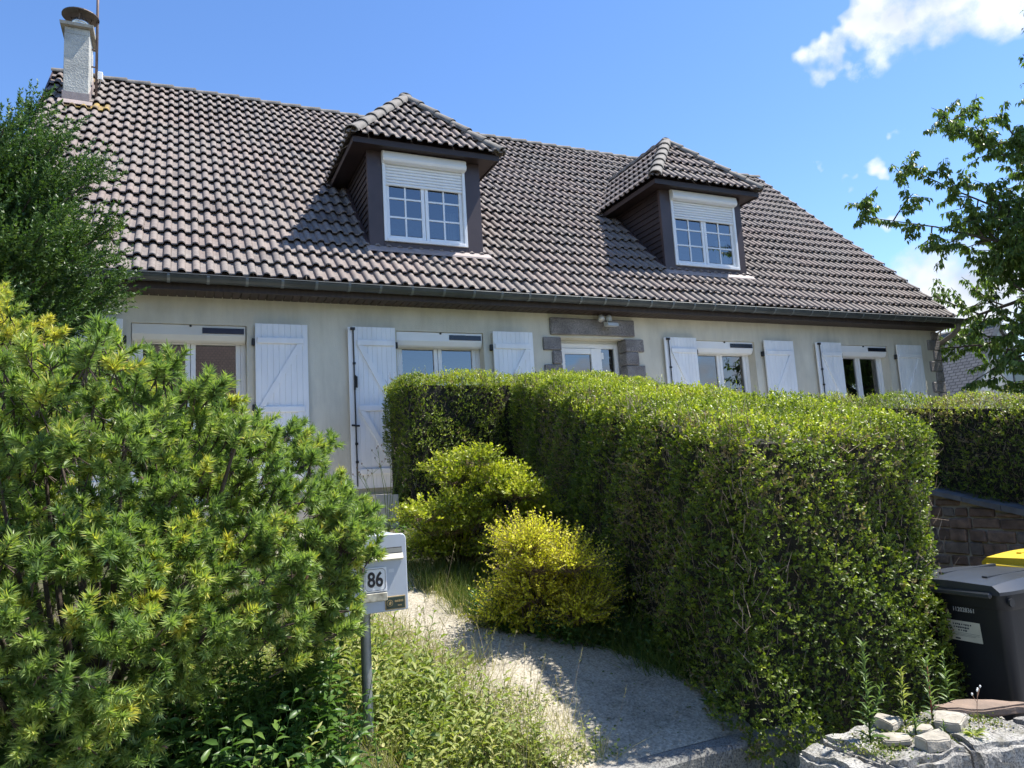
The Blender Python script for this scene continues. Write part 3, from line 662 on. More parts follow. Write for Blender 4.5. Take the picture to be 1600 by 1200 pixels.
# ---- chimney
def make_chimney():
    x0, x1, y0, y1 = -1.68, -1.33, 3.22, 3.80; c = MB()
    c.cbox(x0, x1, y0, y1, 7.6, 9.10, .008); c.cbox(x0+.004, x1-.004, y0+.004, y1-.004, 9.101, 9.21, .006); ch = c.build('chimney', MT['chim'], house)
    k = MB(); k.hull([(x, y, 9.215) for x in (x0-.055, x1+.055) for y in (y0-.06, y1+.06)]+[(x, y, 9.265) for x in (x0-.06, x1+.06) for y in (y0-.065, y1+.065)]+[(x, y, 9.30) for x in (x0, x1) for y in (y0, y1)]); k.build('cap', m_plain('cap_concrete', (.40, .37, .31), .95, scale=8, col2=(.22, .21, .18), bmp=.7), ch)
    xm, ym = (x0+x1)/2+.02, (y0+y1)/2-.06; f = MB(); f.tube([(xm, ym, 9.28), (xm, ym, 9.34), (xm, ym, 9.345), (xm, ym, 9.40), (xm, ym, 9.405), (xm, ym, 9.46)], [.125, .125, .12, .12, .125, .125], 20); f.build('flue', MT['steel'], ch, True)
    h = MB(); n = 24
    for r, z in ((.27, 9.535), (.268, 9.55), (.02, 9.64)): h.v += [(xm+r*cos(2*pi*i/n), ym+r*sin(2*pi*i/n), z) for i in range(n)]
    h.v.append((xm, ym, 9.625))
    for a in (0, 1): h.f += [(a*n+i, a*n+(i+1) % n, (a+1)*n+(i+1) % n, (a+1)*n+i) for i in range(n)]
    h.f += [((i+1) % n, i, 3*n) for i in range(n)]
    h.f.append(tuple(range(2*n, 3*n)))
    for i in range(3): a = 2*pi*i/3+.5; h.bar((xm+.12*cos(a), ym+.12*sin(a), 9.42), (xm+.17*cos(a), ym+.17*sin(a), 9.575), .02, .006)
    h.build('cowl', m_plain('brown_steel', (.13, .10, .085), .5, .5), ch)
    fl = MB(); z0 = roof_z(y0)
    fl.box(x0-.012, x1+.012, y0-.014, y0-.001, z0-.02, z0+.17)
    for xa, xb in ((x0-.013, x0-.001), (x1+.001, x1+.013)): fl.hull([(x, y, z) for x in (xa, xb) for y, z in ((y0-.013, z0-.02), (y0-.013, z0+.17), (y1, roof_z(y1)+.17), (y1, roof_z(y1)-.02))])
    n = Vector((0, -st_, ct)); fl.bar((x0-.06, y0-.07, roof_z(y0-.07)+.05), (x1+.06, y0-.07, roof_z(y0-.07)+.05), .16, .012, n); fl.build('flashing', MT['lead'], ch)
    m = MB(); m.tube([(-1.255, 3.52, 8.2), (-1.25, 3.52, 11.2)], .021, 8)
    for z in (8.75, 9.05): m.bar((-1.33, 3.52, z), (-1.25, 3.52, z), .03, .012)
    mast = m.build('antenna_mast', m_plain('rusty_mast', (.22, .15, .12), .6, .3, scale=9, col2=(.12, .10, .10)), house, True)
    a = MB(); a.bar((-1.25, 3.52, 11.05), (-2.05, 3.0, 11.05), .02, .02)
    for i in range(9): p = Vector((-1.25, 3.52, 11.05)).lerp(Vector((-2.05, 3.0, 11.05)), .1+i*.1); q = Vector((.55, .85, 0))*(.28-.012*i); a.tube([p-q, p+q], .005, 5)
    a.build('aerial', MT['steel'], mast)
    MB().cbox(-1.235, -1.16, 3.46, 3.54, 8.52, 8.66, .01).build('junction_box', MT['pvc'], mast)
    cb = MB(); cb.tube([(-1.2, 3.47, 8.53), (-1.19, 3.44, 8.42), (-1.22, 3.45, 8.3)], .008, 6); cb.build('cable', MT['dark'], mast)
make_chimney()
# ---- windows
def make_window(o, solar=True, leaf_gap=.5):
    a, b, c, d = o; y = .16; f = .06; hb = .205
    w = MB(); w.cbox(a+.001, a+f, y, y+.07, c+.001, d-.001); w.cbox(b-f, b-.001, y, y+.07, c+.001, d-.001); w.cbox(a+f+.001, b-f-.001, y+.001, y+.069, c+.001, c+.07)
    w.box(a+f+.001, b-f-.001, y+.001, y+.069, d-hb+.03, d-hb+.09)
    win = w.build('window', MT['pvc'], house)
    s = MB(); zt = d-.004; pr = [(y+.06, zt), (.025, zt), (.02, zt-.005), (.02, d-.125), (.05, d-hb+.02), (.08, d-hb), (y+.06, d-hb)]; k = len(pr)
    s.add([(x, p, q) for x in (a+.006, b-.012) for p, q in pr], [tuple(range(k)), tuple(range(2*k-1, k-1, -1))]+[(i, k+i, k+(i+1) % k, (i+1) % k) for i in range(k)])
    box = s.build('shutter_box', MT['alu'] if o[0] < 2 else MT['pvc'], win, bevel=.004)
    MB().cbox(b-.50, b-.03, .010, .019, d-.105, d-.035, .002).build('solar_panel', MT['solar'], win)
    MB().cbox((a+b)/2-.012, (a+b)/2+.012, .0, .019, d-.03, d-.006, .003).build('latch', MT['dark'], win)
    mid = (a+b)/2
    for p, q in ((a+f+.002, mid-.003), (mid+.003, b-f-.002)):
        sh = MB(); g = .055; z0, z1 = c+.075, d-hb+.025; sh.cbox(p, p+g, y+.008, y+.06, z0, z1); sh.cbox(q-g, q, y+.008, y+.06, z0, z1); sh.cbox(p+g+.001, q-g-.001, y+.009, y+.059, z0, z0+g+.02); sh.cbox(p+g+.001, q-g-.001, y+.009, y+.059, z1-g*.6, z1)
        sh.build('sash', MT['pvc'], win); t_ = random.uniform(-.003, .003)
        MB().add([(p+g, y+.035, z0+g+.02), (q-g, y+.035+t_, z0+g+.02), (q-g, y+.035+t_, z1-g*.6), (p+g, y+.035, z1-g*.6)], [(0, 1, 2, 3)]).build('pane', MT['glass'], win)
    sl = MB(); sl.hull([(x, yy, z) for x in (a-.04, b+.04) for yy, z in ((-.07, c-.06), (-.07, c-.01), (.001, c-.001), (.001, c-.07))]); sl.build('sill', MT['chim'], win)
    return win
for i in (0, 1, 3, 4): make_window(OPEN[i])
def make_door():
    a, b, c, d = OPEN[2]; y = .19; f = .065; w = MB()
    w.cbox(a+.001, a+f, y, y+.07, c, d-.05); w.cbox(b-f-.06, b-.06, y, y+.07, c, d-.05); w.cbox(a+f+.001, b-f-.061, y+.001, y+.069, d-.12, d-.05)
    w.cbox(5.80, 5.90, y+.001, y+.069, c, d-.1205); w.box(b-.0595, b-.002, y+.03, y+.08, c, d-.05); w.box(a+.002, b-.002, y+.031, y+.079, d-.0495, d-.002)
    dr = w.build('entrance_door', MT['pvc'], house)
    lf = MB(); p, q, z0, z1 = a+f+.003, 5.797, c+.03, d-.125; g = .085
    lf.cbox(p, p+g, y-.012, y+.05, z0, z1); lf.cbox(q-g, q, y-.012, y+.05, z0, z1); lf.cbox(p+g+.001, q-g-.001, y-.011, y+.049, z1-g, z1); lf.cbox(p+g+.001, q-g-.001, y-.011, y+.049, z0, z0+.9)
    lf.build('door_leaf', MT['pvc'], dr)
    MB().add([(p+g, y+.02, z0+.9), (q-g, y+.02, z0+.9), (q-g, y+.02, z1-g), (p+g, y+.02, z1-g)], [(0, 1, 2, 3)]).build('pane', MT['glass'], dr)
    MB().add([(5.90, y+.03, c+.05), (b-f-.06, y+.03, c+.05), (b-f-.06, y+.03, d-.12), (5.90, y+.03, d-.12)], [(0, 1, 2, 3)]).build('pane', MT['glass'], dr)
    MB().cbox(5.905, 5.945, y+.012, y+.0285, 3.42, 3.52, .003).build('door_sensor', MT['pvc'], dr)
    MB().tube([(q-.04, y-.06, 2.55), (q-.04, y-.06, 2.67)], .012, 8).build('handle', MT['steel'], dr)
make_door()
def stone(name, x0, x1, y0, y1, z0, z1, parent, mat, j=.012):
    me = bpy.data.meshes.new(name); bm = bmesh.new(); bmesh.ops.create_cube(bm, size=1)
    for v in bm.verts: v.co = Vector(((x0+x1)/2+v.co.x*(x1-x0), (y0+y1)/2+v.co.y*(y1-y0), (z0+z1)/2+v.co.z*(z1-z0)))
    bmesh.ops.bevel(bm, geom=bm.edges[:], offset=min(.012, (z1-z0)*.12), segments=1, affect='EDGES')
    bmesh.ops.subdivide_edges(bm, edges=bm.edges[:], cuts=1)
    for v in bm.verts: v.co += Vector((random.uniform(-j, j), random.uniform(-j, j), random.uniform(-j, j)))*.35
    bmesh.ops.triangulate(bm, faces=bm.faces[:]); bm.to_mesh(me); bm.free(); me.materials.append(mat); return child_mesh(name, me, parent)
stone('door_lintel', 4.93, 6.39, -.045, .18, 3.735, 3.985, house, MT['granite'])
z = 3.70; k = 0
while z > 1.6:
    h = .205 if k else .20; wide = (k % 2 == 0)
    stone('quoin_stone', 4.80 if wide else 4.94, 5.095, -.035, .19, z-h, z-.008, house, MT['granite'])
    stone('quoin_stone', 6.205, 6.54 if wide else 6.44, -.035, .19, z-h, z-.008, house, MT['granite']); z -= h; k += 1
z = 4.03; k = 0
while z > 1.6:
    h = .16 if k == 0 else .205; wide = (k % 2 == 1)
    stone('corner_stone', 13.42-(.30 if wide else .16), 13.46, -.035, .34 if not wide else .18, z-h, z-.008, house, MT['granite']); z -= h; k += 1
# ---- shutters
def make_shutter(x0, x1, z0, z1, side, rod):
    """side -1: leaf left of its window, +1: right of it"""
    y0, y1 = -.070, -.042; e = empty('shutter', ((x0+x1)/2, -.056, z0), house); n = 9; w = (x1-x0)/n
    for i in range(n): MB().cbox(x0+i*w+.0006, x0+(i+1)*w-.0006, y0, y1, z0, z1, .0025).build('plank', MT['white'], e)
    tall = (z1-z0) > 1.6; zs = [z1-.25] + ([z0+.98] if tall else []) + [z0+.17]; m0, m1 = (x0+.05, x1-.02) if side < 0 else (x0+.02, x1-.05)
    for zz in zs: MB().cbox(m0, m1, y0-.024, y0-.0005, zz, zz+.075, .006).build('ledge', MT['white'], e)
    for za, zb in zip(zs[:-1], zs[1:]):
        p, q = ((m0+.045, za-.002), (m1-.055, zb+.077)) if side < 0 else ((m1-.045, za-.002), (m0+.055, zb+.077))
        hw_ = .036; b = MB(); vs = [(p[0]-hw_, p[1]), (p[0]+hw_, p[1]), (q[0]+hw_, q[1]), (q[0]-hw_, q[1])]
        b.add([(x, yy, z) for yy in (y0-.022, y0-.0006) for x, z in vs], [(3, 2, 1, 0), (4, 5, 6, 7), (0, 1, 5, 4), (1, 2, 6, 5), (2, 3, 7, 6), (3, 0, 4, 7)]); b.build('brace', MT['white'], e)
    xh = x1 if side < 0 else x0
    for zz in [z1-.27, z0+.2] + ([z0+1.0] if tall else []): MB().cbox(xh-.004 if side < 0 else xh-.036, xh+.036 if side < 0 else xh+.004, -.052, -.001, zz, zz+.085, .006).build('hinge', MT['dark'], e)
    if rod:
        MB().cbox(x0-.058, x0-.002, y0+.004, y1, z0, z1-.006, .003).build('rebate_strip', MT['white'], e)
        r = MB(); r.tube([(x0+.006, y0-.016, z0+.03), (x0+.006, y0-.016, z1-.03)], .0085, 8); r.cbox(x0-.03, x0+.03, y0-.03, y0-.0006, z1-.05, z1-.015, .003)
        for zz in (z0+.55, z0+.32, z1-.5): r.cbox(x0-.008, x0+.026, y0-.026, y0-.0007, zz, zz+.03, .002)
        if tall: r.tube([(x0+.03, y0-.03, z0+1.28), (x0+.03, y0-.035, z0+1.42), (x0+.012, y0-.03, z0+1.44), (x0+.006, y0-.02, z0+1.25)], .012, 8); r.tube([(x0-.05, y0-.03, z0+.80), (x0+.05, y0-.03, z0+.79)], .013, 8)
        r.build('bolt_rod', MT['dark'], e)
    return e
ZT = 3.742
for x0, x1, z0, s, r in ((-1.22, -.60, 1.66, -1, 1), (.83, 1.455, 1.66, 1, 0), (2.02, 2.585, 1.66, -1, 1), (3.99, 4.61, 1.66, 1, 0),
                         (6.97, 7.53, 2.42, -1, 1), (8.95, 9.60, 2.42, 1, 0), (10.19, 10.74, 2.42, -1, 1), (12.18, 12.85, 2.42, 1, 0)):
    make_shutter(x0, x1, z0, ZT, s, r)
# ---- twin security light under the soffit above the door
def make_light():
    e = empty('security_light', (5.83, -.14, 4.04), house); m = m_plain('light_housing', (.62, .60, .55), .5, var=.1)
    MB().cbox(5.68, 5.92, -.17, -.11, 4.020, 4.049, .005).build('bracket', MT['soffit'], e)
    b = MB(); b.tube([(5.73, -.14, 4.02), (5.73, -.15, 3.98), (5.73, -.17, 3.945)], [.03, .045, .05], 12); b.build('sensor', m, e, True)
    b = MB(); b.tube([(5.86, -.14, 4.02), (5.86, -.15, 3.99), (5.87, -.16, 3.93)], [.035, .05, .04], 12); b.build('lamp_arm', m, e, True)
    b = MB(); b.hull([(x, y, z) for x in (5.78, 5.96) for y, z in ((-.13, 3.93), (-.25, 3.89), (-.27, 3.84), (-.15, 3.85))]); b.build('lamp_head', m, e)
    b = MB(); b.add([(5.795, -.264, 3.838), (5.945, -.264, 3.838), (5.945, -.158, 3.848), (5.795, -.158, 3.848)], [(3, 2, 1, 0)]); b.build('lamp_glass', m_plain('lamp_lens', (.75, .75, .72), .2), e)
make_light()
# ================================================================ VEGETATION
MT['hedge'] = m_leaf('hedge_leaf', [(0, (.30, .23, .13)), (.06, (.26, .20, .11)), (.075, (.055, .085, .014)), (.4, (.115, .165, .022)), (.72, (.25, .31, .034)), (1, (.50, .52, .055))], .40, .40, .4)
MT['pine'] = m_leaf('pine_needle', [(0, (.090, .15, .052)), (.45, (.205, .30, .095)), (.8, (.36, .44, .13)), (1, (.66, .58, .12))], .42, .44, .5)
MT['yew'] = m_leaf('yew_needle', [(0, (.034, .078, .022)), (.5, (.085, .155, .040)), (1, (.20, .28, .065))], .45, .3, .4)
MT['cherry'] = m_leaf('cherry_leaf', [(0, (.075, .13, .034)), (.6, (.17, .245, .065)), (1, (.30, .38, .11))], .40, .5, .4)
MT['gold'] = m_leaf('golden_leaf', [(0, (.06, .10, .015)), (.3, (.28, .31, .03)), (.7, (.72, .66, .05)), (1, (.90, .82, .10))], .4, .45, .4)
MT['box'] = m_leaf('box_leaf', [(0, (.055, .10, .014)), (.45, (.25, .31, .03)), (1, (.66, .66, .06))], .4, .42, .4)
MT['lush'] = m_leaf('lush_leaf', [(0, (.045, .095, .022)), (.5, (.085, .17, .036)), (1, (.23, .32, .075))], .4, .4, .45)
MT['weed'] = m_leaf('weed_leaf', [(0, (.10, .15, .035)), (.35, (.21, .27, .07)), (.7, (.38, .40, .12)), (1, (.60, .53, .25))], .5, .4, .35)
MT['grass'] = m_leaf('grass_blade', [(0, (.06, .105, .022)), (.5, (.15, .20, .04)), (.75, (.29, .29, .09)), (1, (.52, .44, .24))], .5, .35, .3)
MT['bloom'] = m_plain('white_petal', (.80, .80, .76), .7, var=.05)
MT['yellow_bloom'] = m_plain('yellow_petal', (.75, .62, .03), .6)
MT['pinkseed'] = m_plain('dry_seedhead', (.30, .17, .11), .9)
MT['redstem'] = m_plain('red_stem', (.30, .05, .05), .6)
def rdir(n, rng=RNG): return nrm(rng.normal(size=(n, 3)))
def needles(Lv, P, D, slen, K, nlen, nwid, a0, a1, tint, t0=.12):
    """K needles round each shoot starting at P along D"""
    n = len(P); D = nrm(D); U = nrm(np.cross(D, rdir(n))); Vv = np.cross(D, U)
    t = RNG.uniform(t0, 1, (n, K)); ph = RNG.uniform(0, 2*pi, (n, K)); al = np.radians(a0+(a1-a0)*t+RNG.normal(0, 9, (n, K)))
    d = D[:, None]*np.cos(al)[..., None] + (U[:, None]*np.cos(ph)[..., None]+Vv[:, None]*np.sin(ph)[..., None])*np.sin(al)[..., None]
    p = P[:, None] + D[:, None]*(slen[:, None]*t)[..., None]
    d = d.reshape(-1, 3); p = p.reshape(-1, 3); m = len(p)
    sc = np.stack([np.full(m, nwid)*RNG.uniform(.8, 1.2, m), nlen*RNG.uniform(.75, 1.15, m)*np.repeat(np.ones(n), K), np.ones(m)], -1)
    Lv.add(NEEDLE, p, frames(d, rdir(m)), sc, np.clip(np.repeat(tint, K)+RNG.normal(0, .09, m), 0, 1))
def sticks(P, Q, r, mat, name, parent, tint=None):
    """thin three-sided twigs from P to Q in one mesh"""
    P, Q = np.asarray(P, float), np.asarray(Q, float); n = len(P); D = nrm(Q-P); U = nrm(np.cross(D, rdir(n))); W_ = np.cross(D, U); r = np.broadcast_to(r, (n,))
    V = []
    for base, f in ((P, 1.0), (Q, .55)):
        for k in range(3):
            a = 2*pi*k/3; V.append(base + (U*cos(a)+W_*sin(a))*(r*f)[:, None])
    V = np.stack(V, 1).reshape(-1, 3); F = []
    for k in range(3): j = (k+1) % 3; F += [(k, j, 3+j), (k, 3+j, 3+k)]
    T = (np.array(F)[None]+(np.arange(n)*6)[:, None, None]).reshape(-1, 3)
    t = np.repeat(tint if tint is not None else RNG.uniform(0, 1, n), 6)
    return child_mesh(name, tri_mesh(name, V, T, mat, t), parent)
# ---------------------------------------------------------------- mugo pines
def make_pine(base, C0, R, nclump, nshoot, label, tint0, tintsd, K=80, seed=3, cut=lambda x: -9, extra=()):
    global RNG; RNG = np.random.default_rng(seed)
    e = empty('pine_shrub', base); tag(e, label, 'shrub', 'pine shrubs at the left')
    # clumps = branch ends spread over a lumpy ellipsoid, filling the outer half of its volume
    d = rdir(nclump*3); d = d[(d[:, 2] > -.75)][:nclump]; n = len(d)
    rad = np.where(RNG.random(n) < .33, RNG.uniform(.5, .82, n), RNG.uniform(.84, 1.02, n))*(1+.10*np.sin(d[:, 0]*7+1)+.09*np.sin(d[:, 1]*9)+.08*np.sin(d[:, 2]*8+2))
    Cc = np.array(C0)+d*np.array(R)*rad[:, None]
    up_ = Cc[:, 2] > cut(Cc[:, 0]); Cc, d, n = Cc[up_], d[up_], int(up_.sum())
    for c_, r_, k_ in extra:
        dd = rdir(k_); Cc = np.concatenate([Cc, np.array(c_)+dd*r_*RNG.uniform(.2, 1, (k_, 1))]); d = np.concatenate([d, dd]); n += k_
    # branches
    br = MB(); b0 = Vector(base)
    for c, dd in zip(Cc[::32], d[::32]):
        if c[0] > .40: continue
        c = Vector(c); m = b0.lerp(c, .5)+Vector((dd[0]*.10, dd[1]*.10, -.12)); br.tube([b0+Vector((dd[0]*.06, dd[1]*.06, 0)), b0.lerp(m, .6), m, m.lerp(c, .6)+Vector((0, 0, -.03)), c], [.022, .017, .012, .008, .005], 6, False)
    br.build('branches', MT['bark'], e, True)
    ci = np.repeat(np.arange(n), nshoot); m = len(ci); cd_ = nrm(d*.95+np.array([0, 0, .50]))[ci]; D = nrm(cd_+rdir(m)*RNG.uniform(.3, 1.15, (m, 1)))
    P = Cc[ci]+D*RNG.uniform(-.03, .045, (m, 1)); sl = RNG.uniform(.045, .085, m); ctint = RNG.normal(tint0, tintsd, n)
    q = P+D*sl[:, None]-np.array(CAM); z = q@np.array(fwd); px = 800+FPX*(q@np.array(rgt))/z; py = 600-FPX*(q@np.array(upv))/z      # the owner keeps the house number free
    keep = ~((px > 566) & (px < 680) & (py > 872) & (py < 985)) & ~((px > 600) & (py > 800)); P, D, sl, ci = P[keep], D[keep], sl[keep], ci[keep]; m = len(P)
    Lv = Leaves(); st_t = ctint[ci]+RNG.normal(0, .08, m); needles(Lv, P, D, sl, K, .037, .0064, 72, 38, st_t, .18)
    Lv.build('foliage', MT['pine'], e)
    sticks(P-D*.04, P+D*sl[:, None]*.9, .0030, MT['bark'], 'shoots', e)
    bud = MB()
    ii = RNG.choice(m, 130, replace=False)
    for i in ii:                                        # old cones and buds
        p, q = Vector(P[i]+D[i]*sl[i]), Vector(P[i]+D[i]*(sl[i]+.02)); bud.tube([p, p.lerp(q, .5), q], [.004, .0055, .002], 5)
    bud.build('buds', MT['pinkseed'], e)['kind'] = 'stuff'
    return e
make_pine((-.35, -5.55, gz1(-.35, -5.55)), (-.36, -5.86, 1.30), (1.09, .95, .86), 1900, 4, 'large spreading mugo pine in the left foreground, in front of the letterbox', .62, .13, 66, 5, lambda x: .80+.24*np.clip(x+.5, 0, 2)+.05*np.sin(x*9), [(tuple(ray_at(522, 892, 2.92)), .13, 26), (tuple(ray_at(535, 850, 2.95)), .11, 18), (tuple(ray_at(500, 930, 2.9)), .12, 18)])
make_pine((-1.05, -4.5, gz1(-1.05, -4.5)), (-1.05, -4.55, 1.96), (.66, .55, .84), 520, 4, 'yellowish pine at the left edge, below the dark yew', .90, .13, 60, 8)
# ---------------------------------------------------------------- yew
def make_yew():
    global RNG; RNG = np.random.default_rng(21)
    bx, by = -1.93, -2.2; b = Vector((bx, by, gz1(bx, by))); e = empty('yew_tree', b); tag(e, 'dark green upright yew at the left edge in front of the tiled roof', 'tree')
    tk = MB(); tk.tube([b+Vector((0, 0, -.05)), b+Vector((.02, 0, 1.2)), b+Vector((.05, .02, 2.6)), b+Vector((.1, 0, 3.7))], [.13, .10, .06, .015], 10); tk.build('trunk', MT['bark'], e, True)
    Lv = Leaves(); P, D = [], []; lim = MB()
    for i in range(230):
        z = b.z+.45+2.75*(i/230)**.9; f = (z-b.z)/3.7; az = i*2.399+random.uniform(-.4, .4)
        R = 1.52*(math.sin(min(1, (f*.85+.18))*pi)**.6)*(.55+.45*min(1, f/.66))*random.uniform(.75, 1.12)
        el = random.uniform(.30, .65)+.35*f; d = Vector((cos(az)*cos(el), sin(az)*cos(el), sin(el))); s0 = Vector((b.x+.03, b.y, z-.35)); L = R/max(.35, cos(el)); L = min(L, 1.75)
        pts = [s0, s0+d*L*.5+Vector((0, 0, -.05)), s0+d*L+Vector((0, 0, .06))]; lim.tube(pts, [.02, .012, .004], 5, False)
        k = int((70 if cos(az) > -.25 else 10)*L)
        for j in range(k):
            t = random.uniform(.25, 1.0)**.8; q = s0.lerp(pts[2], t); side = Vector((random.gauss(0, 1), random.gauss(0, 1), random.gauss(.1, .6))).normalized()
            dd = (d*1.0+side*.6+Vector((0, 0, .10))).normalized(); P.append(tuple(q+side*random.uniform(0, .10))); D.append(tuple(dd))
    lim.build('limbs', MT['bark'], e, True)
    P, D = np.array(P), np.array(D); q = P-np.array(CAM); px = 800+FPX*(q@np.array(rgt))/(q@np.array(fwd)); k_ = (px > -60) | (RNG.random(len(P)) < .25); P, D = P[k_], D[k_]; n = len(P); sl = RNG.uniform(.12, .30, n); tint = np.clip(RNG.normal(.42, .17, n), 0, 1)
    print('yew sprays', n); needles(Lv, P, D, sl, 28, .031, .0122, 60, 44, tint, .0); Lv.build('foliage', MT['yew'], e)
    sticks(P, P+D*sl[:, None]*.8, .0022, MT['yew'], 'twigs', e, RNG.uniform(.3, .6, n))
make_yew()
# ---------------------------------------------------------------- hedges
def hedge_quad(a, b, c, d, n, thick=.05):
    """n random points on a bilinear patch a-b-c-d with outward normal"""
    u, v = RNG.uniform(0, 1, (n, 1)), RNG.uniform(0, 1, (n, 1)); a, b, c, d = map(np.array, (a, b, c, d))
    P = (a*(1-u)+b*u)*(1-v)+(d*(1-u)+c*u)*v; nn = np.cross(b-a, d-a); nn = nn/np.linalg.norm(nn); return P, np.broadcast_to(nn, P.shape), np.concatenate([u, v], 1)
def make_hedge(name, label, patches, core, leaf, dens, tips, twigs, seed, lobes=1.0, base=None):
    global RNG; RNG = np.random.default_rng(seed)
    e = empty('hedge', base); tag(e, label, 'hedge', 'clipped garden hedges')
    Lv = Leaves(); TP, TQ = [], []
    for pt, dmul, top, brown in patches:
        a, b, c, d = [np.array(p) for p in pt]; area = np.linalg.norm(np.cross(b-a, d-a)); n = int(area*dens*dmul)
        P, nn, uv = hedge_quad(a, b, c, d, n)
        lump = .045*lobes*(np.sin(P[:, 0]*5.1+P[:, 2]*3.7)+np.sin(P[:, 1]*6.3+P[:, 2]*5.2+1)+.7*np.sin(P[:, 0]*13+P[:, 1]*11+P[:, 2]*12))
        ed = np.minimum.reduce([uv[:, 0]*np.linalg.norm(b-a), (1-uv[:, 0])*np.linalg.norm(b-a), (uv[:, 1])*np.linalg.norm(d-a), (1-uv[:, 1])*np.linalg.norm(d-a)])
        rnd = -.13*np.exp(-ed/.09)                                             # rounded arrises
        if not top: rnd = np.where((1-uv[:, 1])*np.linalg.norm(d-a) < .3, rnd, np.where(uv[:, 1]*np.linalg.norm(d-a) < .25, 0, rnd))
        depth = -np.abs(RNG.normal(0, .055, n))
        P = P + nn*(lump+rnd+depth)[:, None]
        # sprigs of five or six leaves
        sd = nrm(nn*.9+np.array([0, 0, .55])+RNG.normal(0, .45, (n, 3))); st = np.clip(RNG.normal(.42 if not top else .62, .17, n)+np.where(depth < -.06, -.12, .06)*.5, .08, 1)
        pat = np.sin(P[:, 0]*2.3+P[:, 2]*3.1+P[:, 1]*1.7)+np.sin(P[:, 1]*4.1-P[:, 2]*2.7+1.3)+.8*np.sin(P[:, 0]*6.1+P[:, 1]*5.3+P[:, 2]*7.9); dead = RNG.random(n) < brown*np.clip(.6+.75*pat, .08, 2.6); st = np.clip(st+.055*pat, .08, 1); lsz = RNG.uniform(.62, 1.25, n)
        
        for k in range(6):
            t = k/6; ph = k*2.4+RNG.uniform(0, 1, n); U = nrm(np.cross(sd, rdir(n))); W_ = np.cross(sd, U)
            ld = nrm(sd*(.25+.55*t)+(U*np.cos(ph)[:, None]+W_*np.sin(ph)[:, None])*(.9-.4*t)); lp = P+sd*(t*leaf*1.9)[..., None] if np.ndim(t) else P+sd*(t*leaf*1.9)
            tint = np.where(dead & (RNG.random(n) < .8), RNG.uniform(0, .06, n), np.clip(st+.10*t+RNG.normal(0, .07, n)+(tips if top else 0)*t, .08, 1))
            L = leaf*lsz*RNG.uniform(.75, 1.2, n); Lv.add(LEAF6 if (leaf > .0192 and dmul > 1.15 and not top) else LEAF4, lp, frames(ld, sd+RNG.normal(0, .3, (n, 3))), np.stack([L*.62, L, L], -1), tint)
        k = int(area*twigs*(.12 if top else 1)*(3*brown+.35)); P2, n2, _ = hedge_quad(a, b, c, d, k); t_ = nrm(RNG.normal(0, .55, (k, 3))+np.array([0, 0, .8])); t_ = nrm(t_-n2*np.sum(t_*n2, 1, keepdims=True)*.85); off = RNG.uniform(-.10, -.015, (k, 1))
        TP.append(P2+n2*off); TQ.append(P2+n2*(off+RNG.uniform(-.01, .03, (k, 1)))+t_*RNG.uniform(.04, .11, (k, 1)))
        if top:                                                                 # stray shoots above the clipped line
            k = int(area*16); P3, n3, _ = hedge_quad(a, b, c, d, k); D3 = nrm(n3+RNG.normal(0, .25, (k, 3))); L3 = RNG.uniform(.03, .13, k)
            TP.append(P3-D3*.05); TQ.append(P3+D3*L3[:, None])
            for j in range(7):
                ph = j*2.4; q = P3+D3*(L3*(j+1)/7)[:, None]; U = nrm(np.cross(D3, rdir(k))); ld = nrm(D3*.6+U); L = leaf*RNG.uniform(.7, 1.1, k)
                Lv.add(LEAF4, q, frames(ld, D3), np.stack([L*.6, L, L], -1), np.clip(RNG.normal(.75, .15, k), .1, 1))
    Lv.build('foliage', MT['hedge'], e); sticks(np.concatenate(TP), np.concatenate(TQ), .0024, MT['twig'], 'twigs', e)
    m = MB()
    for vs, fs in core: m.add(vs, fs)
    m.build('dark_core', m_plain('hedge_core_shade', (.030, .026, .016), .95, scale=30, col2=(.012, .012, .008), bmp=1.0, bscale=50), e)  # solid core, twig brown kept very dark to give the shade behind the leaves
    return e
def prism(lo, hi):
    """lo, hi: matching polygons"""
    n = len(lo); return (list(lo)+list(hi), [tuple(range(n))[::-1], tuple(range(n, 2*n))]+[(i, (i+1) % n, n+(i+1) % n, n+i) for i in range(n)])
def htop(y): return float(lerp(y, [-6.45, -1.5, -.6], [1.86, 2.90, 2.98]))
HP = [(2.48, -6.42), (4.06, -6.42), (4.95, -.62), (2.24, -.62), (2.24, -1.58), (3.50, -1.58)]   # L-shaped plan
H = lambda i: (*HP[i], htop(HP[i][1])); G = lambda i: (*HP[i], gz1(min(HP[i][0], 3.8), max(HP[i][1], -6.2))-.05)
def shrink(p, k=.13):
    k = .07 if p in (3, 4) else k; c = {0: (1, 1), 1: (-1, 1), 2: (-1, -1), 3: (1, -1), 4: (1, 1), 5: (1, 1)}[p]; return (HP[p][0]+c[0]*k, HP[p][1]+c[1]*k)
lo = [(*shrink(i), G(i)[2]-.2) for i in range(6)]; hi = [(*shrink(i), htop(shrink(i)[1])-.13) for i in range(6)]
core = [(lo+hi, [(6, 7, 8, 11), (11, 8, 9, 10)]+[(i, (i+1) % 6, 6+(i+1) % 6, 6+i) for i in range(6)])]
T5 = (3.50+.0, -.62); 
